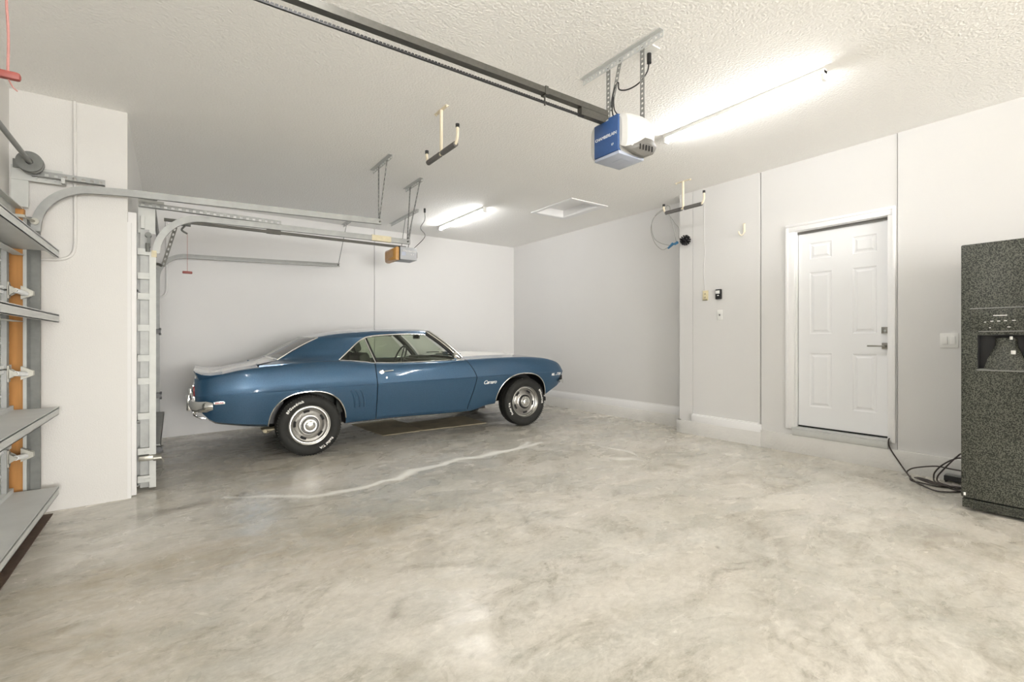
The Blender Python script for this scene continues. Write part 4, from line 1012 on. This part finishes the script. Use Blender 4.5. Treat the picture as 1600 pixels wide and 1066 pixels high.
    # side markers, emblems, handle, mirror
    for s in (-1, 1):
        def onside(x, z, o=.002): return (x, s * (yside(x, z) + o), z)
        b = MB(); y = yside(-.81, .633)
        b.box(-.86, -.765, min(s * (y - .006), s * (y + .006)), max(s * (y - .006), s * (y + .006)), .618, .648, bev=.003); mk = b.build('side_marker', M['chrome'], car)
        b = MB(); b.box(-.848, -.777, min(s * (y), s * (y + .009)), max(s * y, s * (y + .009)), .626, .640); b.build('marker_lens', M['taillight'], mk)
        b = MB(); y = yside(3.36, .62); b.box(3.345, 3.385, min(s * (y - .02), s * (y + .012)), max(s * (y - .02), s * (y + .012)), .57, .65, bev=.004); b.build('front_marker', M['black'], car)
        # door handle
        y = yside(.80, .842)
        b = MB(); b.lathe([(.001, .010), (.022, .010), (.030, .002), (.030, -.004)], 20, T=Matrix.Translation((.775, s * y, .838)) @ Matrix.Rotation(s * -PI / 2, 4, 'X') @ Matrix.Diagonal((1.15, .85, 1, 1)))
        b.tube([(.79, s * (y + .014), .846), (.85, s * (y + .020), .850), (.905, s * (y + .016), .853), (.912, s * y, .853)], .007, 8)
        b.build('handle', M['chrome'], doors[s])
        b = MB(); b.cyl((.825, s * (yside(.825, .775) - .002), .775), (.825, s * (yside(.825, .775) + .004), .775), .011, 14); b.build('lock', M['chrome'], doors[s])
        b = MB(); b.tube([(x, s * (.805 + .0), fzs(x) + .006) for x in np.linspace(.73, 1.79, 14)], .006, 8); b.build('belt_trim', M['chrome'], doors[s])
    # near-side mirror
    b = MB(); Tm = Matrix.Translation((1.705, -.865, .985)) @ Matrix.Rotation(PI / 2, 4, 'Y')
    b.lathe([(.001, -.032), (.028, -.028), (.044, -.010), (.048, .006), (.040, .006), (.001, .004)], 20, T=Tm); b.tube([(1.72, -.865, .955), (1.745, -.855, .94), (1.78, -.845, .935)], .010, 8); b.box(1.72, 1.83, -.862, -.835, .926, .936, bev=.004)
    b.build('side_mirror', M['chrome'], car)
    Tn = lambda x, z, s=-1: Matrix(((1, 0, 0, x), (0, 0, -1, -(yside(x, z) + .0035)), (0, 1, 0, z), (0, 0, 0, 1)))
    text_mesh('emblem', 'Camaro', .068, M['white_plastic'], car, Tn(2.16, .632), shear=.45, ext=.002, spacing=.82)
    text_mesh('emblem', 'RS', .042, M['white_plastic'], car, Tn(3.185, .668), ext=.002, offset=.002)
    text_mesh('emblem', 'Z/28', .052, M['white_plastic'], car, Tn(3.275, .672), shear=.2, ext=.002)
    Th = Matrix(((1, 0, 0, 2.30), (0, 0, -1, -.4445), (0, 1, 0, 1.000), (0, 0, 0, 1)))
    # rear bumper, valance, lamps, spoiler
    b = MB(); prof = [(0, -.055), (.022, -.05), (.036, -.02), (.036, .02), (.022, .05), (0, .055)]
    path = [(-.865, -.905), (-.92, -.90), (-.975, -.865), (-1.02, -.78), (-1.045, -.5), (-1.055, 0), (-1.045, .5), (-1.02, .78), (-.975, .865), (-.92, .90), (-.865, .905)]
    def bumper(path, zc, prof, hz=1.0):
        rows = []
        for i, (x, y) in enumerate(path):
            a = Vector(path[max(i - 1, 0)]); c = Vector(path[min(i + 1, len(path) - 1)]); d = (c - a).normalized(); n = Vector((d.y, -d.x))
            if n.dot(Vector((x - 1.2, y))) < 0: n = -n
            hs = (.62 if i in (0, len(path) - 1) else 1.0) * hz
            rows.append([(x + n.x * o - n.x * .01, y + n.y * o - n.y * .01, zc + z * hs) for o, z in prof])
        bb = MB(); bb.grid(rows, closeu=True); bb.add(rows[0], [tuple(range(len(prof)))]); bb.add(rows[-1], [tuple(range(len(prof)))]); return bb
    bumper([(p[0], p[1]) for p in path], .608, prof).build('rear_bumper', M['chrome'], car, ang=50)
    b = MB()
    for s in (-1, 1):
        b.box(-1.04, -.93, s * .30 - .015, s * .30 + .015, .49, .60); b.box(-1.09, -1.05, s * .42 - .02, s * .42 + .02, .53, .69, bev=.008)
        b.tube(smooth_path([(-1.0, s * .80, .57), (-1.02, s * .80, .53), (-.97, s * .82, .50), (-.93, s * .82, .49)], 4), .010, 8)
    b.build('bumper_guard', M['chrome'], car)
    for s in (-1, 1):
        b = MB(); b.box(-1.022, -1.0, min(s * .34, s * .76), max(s * .34, s * .76), .70, .80, bev=.006); tl = b.build('tail_light', M['taillight'], car)
        b = MB(); b.box(-1.026, -1.015, min(s * .33, s * .77), max(s * .33, s * .77), .692, .702); b.box(-1.026, -1.015, min(s * .33, s * .77), max(s * .33, s * .77), .80, .81); b.box(-1.026, -1.015, s * .545 - .004, s * .545 + .004, .70, .80); b.build('bezel', M['chrome'], tl)
    rows = []
    for i in range(33):
        y = -.845 + 1.69 * i / 32; e = max(0, (abs(y) - .70) / .145)
        zt = .948 - .012 * e; xr = -1.018 + .02 * e
        yo = y; y2 = y * (1 - .045 * (e > .98))
        rows.append([(-.78 + .0 * e, y, .926 - .020 * e), (-.88, y, .913 - .014 * e), (-.95, y, .922 - .012 * e), (xr, y, zt), (xr - .004, y, zt - .006), (xr + .012, y2, .90), (xr + .03, y2, .845), (-.95, y2, .852), (-.80, y2, .875 - .01 * e)])
    b = MB(); b.grid(rows, closeu=True); b.add(rows[0], [tuple(range(9))]); b.add(rows[-1], [tuple(range(9))]); b.build('rear_spoiler', M['paint'], car, ang=30)
    # front bumper, grille, head lamps, valance spoiler
    bumper([(3.30, -.89), (3.38, -.86), (3.43, -.80), (3.46, -.5), (3.47, 0), (3.46, .5), (3.43, .80), (3.38, .86), (3.30, .89)], .565, [(0, -.035), (.015, -.032), (.022, -.01), (.022, .01), (.015, .032), (0, .035)], .9).build('front_bumper', M['chrome'], car, ang=50)
    b = MB(); b.box(3.425, 3.446, -.74, .74, .60, .70)
    for k in range(14): b.box(3.444, 3.452, -.72 + k * .11, -.712 + k * .11, .605, .695)
    for k in range(4): b.box(3.444, 3.450, -.74, .74, .615 + k * .024, .620 + k * .024)
    b.build('grille', M['black'], car)
    b = MB(); b.box(3.03, 3.09, -.74, .74, .265, .35, bev=.01); b.box(3.04, 3.20, -.70, -.60, .28, .34, bev=.01); b.build('chin_spoiler', M['black'], car)
    # chassis, sills, exhaust, axle
    b = MB(); b.box(.42, 2.2, -.70, .70, .27, .33); b.box(-.75, -.42, -.5, .5, .37, .42)
    b.tube([(-.30, -.30, .32), (.5, -.3, .25), (2.2, -.3, .25)], .028, 10)
    b.cyl((0, -.75, .322), (0, .75, .322), .045, 12); b.cyl((2.733, -.75, .325), (2.733, .75, .325), .04, 12); b.lathe([(.001, -.12), (.10, -.08), (.14, 0), (.10, .08), (.001, .12)], 16, T=Matrix.Translation((0, 0, .322)))
    b.build('underbody', M['black'], car)
    b = MB(); b.tube(smooth_path([(-.42, -.80, .30), (-.40, -.72, .28), (-.36, -.60, .27), (-.30, -.5, .28)], 5), .018, 8); b.box(-.44, -.30, -.72, -.55, .288, .302, bev=.004); b.build('shackle', M['cardboard'], car)
    # greenhouse -------------------------------------------------
    def Sy(z): t = (z - .93) / .32; return .800 - .150 * t - .012 * t * t
    inner = [(.330, .992), (.40, 1.050), (.46, 1.100), (.57, 1.188), (.66, 1.234), (.75, 1.252), (.90, 1.262), (1.1, 1.268), (1.28, 1.266), (1.40, 1.256)]
    outer = [(-.46, -.82, .974), (-.27, -.66, 1.018), (-.10, -.635, 1.108), (.06, -.622, 1.196), (.145, -.612, 1.243), (.35, -.600, 1.275), (.70, -.592, 1.297), (1.0, -.590, 1.302), (1.25, -.592, 1.302), (1.45, -.598, 1.296)]
    def pl(tab, t):
        u = t * (len(tab) - 1); i = min(int(u), len(tab) - 2); f = u - i
        return tuple(a + (b2 - a) * f for a, b2 in zip(tab[i], tab[i + 1]))
    def cr(tab, k=5):
        P = [tuple(p) for p in smooth_path([(p + (0,) * (3 - len(p))) for p in tab], k)]; return P
    IN = [(x, -Sy(z), z) for x, z, _ in cr(inner)]; OUT = cr(outer)
    n = len(IN)
    for s in (-1, 1):
        rows = []
        for i in range(n):
            a, c = Vector(IN[i]), Vector(OUT[i]); row = []
            for j in range(9):
                t = j / 8; p = a.lerp(c, t); bulge = .030 * math.sin(PI * t) * (1 if i < 22 else .45)
                if i < 22: p.y -= bulge
                else: p.z += bulge * .25; p.y -= bulge * .6
                row.append((p.x, p.y * (-s), p.z))
            rows.append(row)
        # skirt from the base of the panel down to the quarter shoulder
        b = MB(); b.grid(rows)
        base = rows[0]; b.grid([[(p[0], s * (fw(p[0]) - .098), fzs(p[0]) - .012) for p in base], base])
        b.build('roof_pillar', M['paint'], car, ang=60)
        rim = MB(); rim.tube([(x, y * (-s) * 1.012, z) for x, y, z in IN], .0085, 8); rim.build('drip_rail', M['chrome'], car)
    # roof skin
    rows = []
    ro = OUT[20:]
    fcz = interp([(.05, 1.256), (.15, 1.275), (.33, 1.308), (.55, 1.330), (.9, 1.343), (1.3, 1.343), (1.5, 1.334), (1.60, 1.322)])
    nro = len(ro)
    for i, (x, y, z) in enumerate(ro):
        t = i / (nro - 1); row = []
        for j in range(25):
            v = -1 + 2 * j / 24; xc = (.05 + (1.60 - .05) * t); xx = xc + (x - xc) * abs(v) ** 2.2
            zz = z + (fcz(xc) - z) * (1 - abs(v) ** 2.6)
            row.append((xx, v * abs(y), zz))
        rows.append(row)
    b = MB(); b.grid(rows); roof = b.build('roof', M['paint'], car, ang=60)
    md = roof.modifiers.new('thick', 'SOLIDIFY'); md.thickness = .02; md.offset = -1
    b = MB(); b.grid([[(p[0], p[1] * .97, p[2] - .034) for p in r] for r in rows]); b.build('headliner', M['interior_grey'], car)
    # backlight
    top = rows[0]; bot = []
    for j in range(25):
        v = -1 + 2 * j / 24; bot.append((-.33 + .06 * v * v, .655 * v, 1.040 - .022 * v * v))
    gl = [[tuple(np.array(top[j]) * (1 - t) + np.array(bot[j]) * t + np.array((0, 0, .014 * math.sin(PI * t)))) for j in range(25)] for t in np.linspace(0, 1, 9)]
    b = MB(); b.grid(gl); b.build('rear_window', M['glass'], car, ang=60)
    b = MB(); loop = [gl[0][j] for j in range(25)] + [gl[i][24] for i in range(1, 9)] + [gl[8][j] for j in range(23, -1, -1)] + [gl[i][0] for i in range(7, -1, -1)]
    b.tube(loop, .008, 8); b.build('rear_window_trim', M['chrome'], car)
    # tonneau between trunk and rear window
    b = MB(); b.grid([[(-.46, p[1] * 1.05, .985 - .01 * abs(p[1])) for p in bot], [(p[0] + .002, p[1], p[2] - .002) for p in bot], [(p[0] + .12, p[1], p[2] - .03) for p in bot]]); b.build('rear_deck', M['paint'], car, ang=60)
    # windshield
    top = rows[-1]; bot = [(2.03 - .20 * abs(v) ** 2.2, .765 * v, .985 - .035 * v * v) for v in [-1 + 2 * j / 24 for j in range(25)]]
    gl = [[tuple(np.array(top[j]) * (1 - t) + np.array(bot[j]) * t + np.array((.012, 0, .012)) * math.sin(PI * t)) for j in range(25)] for t in np.linspace(0, 1, 9)]
    b = MB(); b.grid([[p for p in r[1:-1]] for r in gl]); b.build('windshield', M['glass'], car, ang=60)
    for s in (-1, 1):
        j = 24 if s > 0 else 0
        e = [gl[i][j] for i in range(9)]
        b = MB(); b.tube([(p[0] - .018, p[1] + s * .004, p[2] - .004) for p in e], .020, 10); b.build('windshield_pillar', M['rail_dark'], car)
        b = MB(); b.tube([(p[0] + .012, p[1] + s * .010, p[2] + .010) for p in e], .009, 8); b.tube([(p[0] - .032, p[1] + s * .016, p[2] + .006) for p in e], .007, 8); b.build('pillar_trim', M['chrome'], car)
        b = MB(); b.tube([(p[0] - .055, p[1] + s * .002, p[2] - .014) for p in e], .013, 8); b.build('weatherstrip_or_shadow', M['black'], car)
    # side glass with divider
    def pane(x_tl, x_bl, x_tr, x_br, s, name, parent, poly=None):
        b = MB(); P = [(x, s * (Sy(z) - .006), z) for x, z in poly]; N2 = [(x, s * (Sy(z) - .011), z) for x, z in poly]; k = len(P)
        b.add(P + N2, [tuple(range(k)), tuple(range(2 * k - 1, k - 1, -1))] + [(i, i + k, (i + 1) % k + k, (i + 1) % k) for i in range(k)])
        return b.build(name, M['glass'], parent, smooth=False)
    for s in (-1, 1):
        pane(0, 0, 0, 0, s, 'quarter_window', car, [(.335, .985), (.50, .972), (.725, .938), (.640, 1.226), (.57, 1.186), (.46, 1.098)])
        pane(0, 0, 0, 0, s, 'door_window', doors[s], [(.745, .935), (1.2, .925), (1.74, .930), (1.60, 1.05), (1.385, 1.252), (1.0, 1.264), (.75, 1.25), (.660, 1.234)])
        b = MB(); b.tube([(.735, s * (Sy(.935) + .003), .935), (.69, s * (Sy(1.08) + .003), 1.08), (.648, s * (Sy(1.235) + .003), 1.235)], .008, 8); b.build('window_divider', M['chrome'], car)
        b = MB(); b.tube([(.757, s * (Sy(.935) - .004), .935), (.712, s * (Sy(1.08) - .004), 1.08), (.668, s * (Sy(1.235) - .004), 1.235)], .009, 8); b.build('weatherstrip_or_shadow', M['black'], car)
        b = MB(); b.tube([(x, s * .806, z) for x, z in ((.335, .990), (.45, .982), (.60, .962), (.72, .942))], .0055, 8); b.build('belt_trim', M['chrome'], car)
        # ledge joining shoulder and glass
        rws = []
        for x in np.linspace(.15, 1.86, 26):
            rws.append([(x, s * (fw(x) - .100), fzs(x) - .004), (x, s * .80, fzs(x) + .002), (x, s * .775, fzs(x) - .002), (x, s * .735, fzs(x) - .03)])
        b = MB(); b.grid(rws); b.build('window_ledge', M['paint'], car, ang=60)
        b = MB(); b.box(.30, 1.84, min(s * .70, s * .735), max(s * .70, s * .735), .41, .915, bev=.01); b.build('door_card', M['interior'], car)
        # inner face of the roof pillar
        b = MB(); r2 = []
        for i in range(0, n, 2):
            a, c = Vector(IN[i]), Vector(OUT[i]); r2.append([(p.x, p.y * (-s) * .965, p.z - .012) for p in (a.lerp(c, t) for t in (0.02, .5, .96))])
        b.grid(r2); b.build('pillar_lining', M['interior'], car)
    # interior
    b = MB(); b.box(-.21, 1.80, -.72, .72, .405, .43); b.build('cabin_floor', M['interior'], car)
    b = MB(); b.box(-.05, .40, -.60, .60, .43, .68, bev=.05)
    Tb = Matrix.Translation((-.02, 0, .62)) @ Matrix.Rotation(-.35, 4, 'Y'); b.box(-.08, .06, -.62, .62, 0, .44, T=Tb, bev=.04); b.box(-.30, -.05, -.64, .64, .94, .985, bev=.01); b.build('rear_seat', M['interior'], car)
    for s in (-1, 1):
        b = MB(); b.box(.78, 1.28, s * .36 - .25, s * .36 + .25, .45, .63, bev=.05)
        Tb = Matrix.Translation((.80, s * .36, .58)) @ Matrix.Rotation(-.30, 4, 'Y'); b.box(-.08, .06, -.25, .25, 0, .50, T=Tb, bev=.05); st = b.build('front_seat', M['interior'], car)
        b = MB(); b.box(-.06, .03, -.12, .12, .515, .66, T=Tb, bev=.035); b.cyl((-.02, -.04, .48), (-.02, -.04, .53), .006, 8, T=Tb); b.cyl((-.02, .04, .48), (-.02, .04, .53), .006, 8, T=Tb); b.build('headrest', M['interior'], st)
    b = MB(); b.box(1.58, 1.86, -.72, .72, .70, .935, bev=.03); b.box(1.62, 1.82, .18, .56, .90, .965, bev=.02); b.build('dashboard', M['interior'], car)
    Ts = Matrix.Translation((1.42, .36, .935)) @ Matrix.Rotation(-1.15, 4, 'Y')
    b = MB(); b.tube([Ts @ Vector((.185 * math.cos(a), .185 * math.sin(a), 0)) for a in np.linspace(0, 2 * PI, 41)], .011, 8)
    for a in (0, 2.1, 4.2): b.cyl(Ts @ Vector((0, 0, -.02)), Ts @ Vector((.185 * math.cos(a), .185 * math.sin(a), 0)), .008, 6)
    b.cyl(Ts @ Vector((0, 0, 0)), Ts @ Vector((0, 0, -.30)), .022, 10); b.build('steering_wheel', M['black'], car)
    b = MB(); b.cyl((1.56, 0, 1.31), (1.54, 0, 1.25), .006, 8); b.box(1.525, 1.545, -.11, .11, 1.205, 1.255, bev=.008); b.build('rear_view_mirror', M['black'], car)
    b = MB(); b.box(1.32, 1.46, -.50, -.20, 1.275, 1.29, bev=.005); b.box(1.32, 1.46, .20, .50, 1.275, 1.29, bev=.005); b.build('sun_visor', M['interior_grey'], car)
    b = MB(); b.tube([(1.93, -.45, 1.0), (1.92, -.2, 1.006), (1.93, .05, 1.01)], .007, 6); b.tube([(1.93, .15, 1.01), (1.92, .4, 1.005), (1.93, .6, .995)], .007, 6); b.cyl((1.94, -.50, .96), (1.94, -.50, 1.0), .014, 10); b.build('wiper', M['black'], car)
    # wheels ------------------------------------------------------
    def wheel(x, s, r, rot):
        T = Matrix.Translation((x, s * .775, r)) @ Matrix.Rotation(PI / 2 if s < 0 else -PI / 2, 4, 'X') @ Matrix.Rotation(math.radians(rot), 4, 'Z')   # local +z points outward
        b = MB(); b.lathe([(.188, .02), (.186, .070), (.178, .078), (.172, .055), (.150, .048), (.135, .055), (.118, .070), (.104, .078), (.094, .078), (.086, .062), (.078, .062), (.075, .098), (.068, .102)], 48, T=T)
        b.lathe([(.186, .07), (.20, -.09), (.15, -.09)], 32, T=T); wh = b.build('wheel', M['wheel_silver'], car, ang=40)
        b = MB(); b.lathe([(.213, .090), (.211, .099), (.204, .103), (.199, .096), (.195, .078), (.192, .068), (.186, .068)], 56, T=T); b.build('trim_ring', M['chrome'], wh, ang=50)
        b = MB(); b.lathe([(.070, .100), (.066, .106), (.058, .104), (.050, .106), (.044, .118), (.030, .124), (.001, .126)], 32, T=T); b.build('centre_cap', M['chrome'], wh, ang=40)
        b = MB()
        for k in range(60):
            a = 2 * PI * k / 60; b.box(.079, .093, -.0012, .0012, .060, .0805, T=T @ Matrix.Rotation(a, 4, 'Z'))
        b.build('fins', M['black'], wh)
        b = MB()
        for k in range(5):
            a = math.radians(100 + 72 * k); rows = []
            for t in np.linspace(-.21, .21, 7): rows.append([(q * math.cos(a + t), q * math.sin(a + t), zz) for q, zz in ((.136, .0565), (.159, .0545))])
            b.grid([[(p[0], p[1], p[2] + .004) for p in r3] for r3 in rows], T=T)
            b.grid([[(p[0], p[1], p[2] - .002) for p in r3] for r3 in rows], T=T)
        b.build('wheel_slots', M['dark_gap'], wh)
        R = r
        b = MB(); b.lathe([(.19, .06), (.208, .088), (.218, .101), (.255, .113), (.280, .112), (.298, .104), (R - .012, .088), (R - .003, .078), (R, .060), (R, .034), (R - .006, .032), (R - .006, .026), (R, .024), (R, -.024), (R - .006, -.026), (R - .006, -.032), (R, -.034), (R, -.06), (R - .003, -.078), (R - .012, -.088), (.29, -.108), (.25, -.112), (.222, -.088), (.20, -.06)], 72, T=T)
        b.build('tyre', M['tyre'], wh, ang=40)
        b = MB()
        for k in range(72):
            a = 2 * PI * k / 72; b.box(R - .014, R - .001, -.0035, .0035, .068, .092, T=T @ Matrix.Rotation(a, 4, 'Z'))
        b.build('tread_lugs', M['tyre'], wh)
        for body_, a0, sp in (('BFGoodrich', 125, 1.22), ('Radial T/A', -52, 1.16)):
            text_mesh('tyre_lettering', body_, .034, M['letters'], wh, T @ Matrix.Translation((0, 0, .1125)), ext=.0018, bend=(.264, math.radians(a0)), spacing=sp, offset=.0012)
        return wh
    wheel(0, -1, .322, 0); wheel(2.733, -1, .325, -112); wheel(0, 1, .322, 30); wheel(2.733, 1, .325, 60)
    return car
car = build_car()
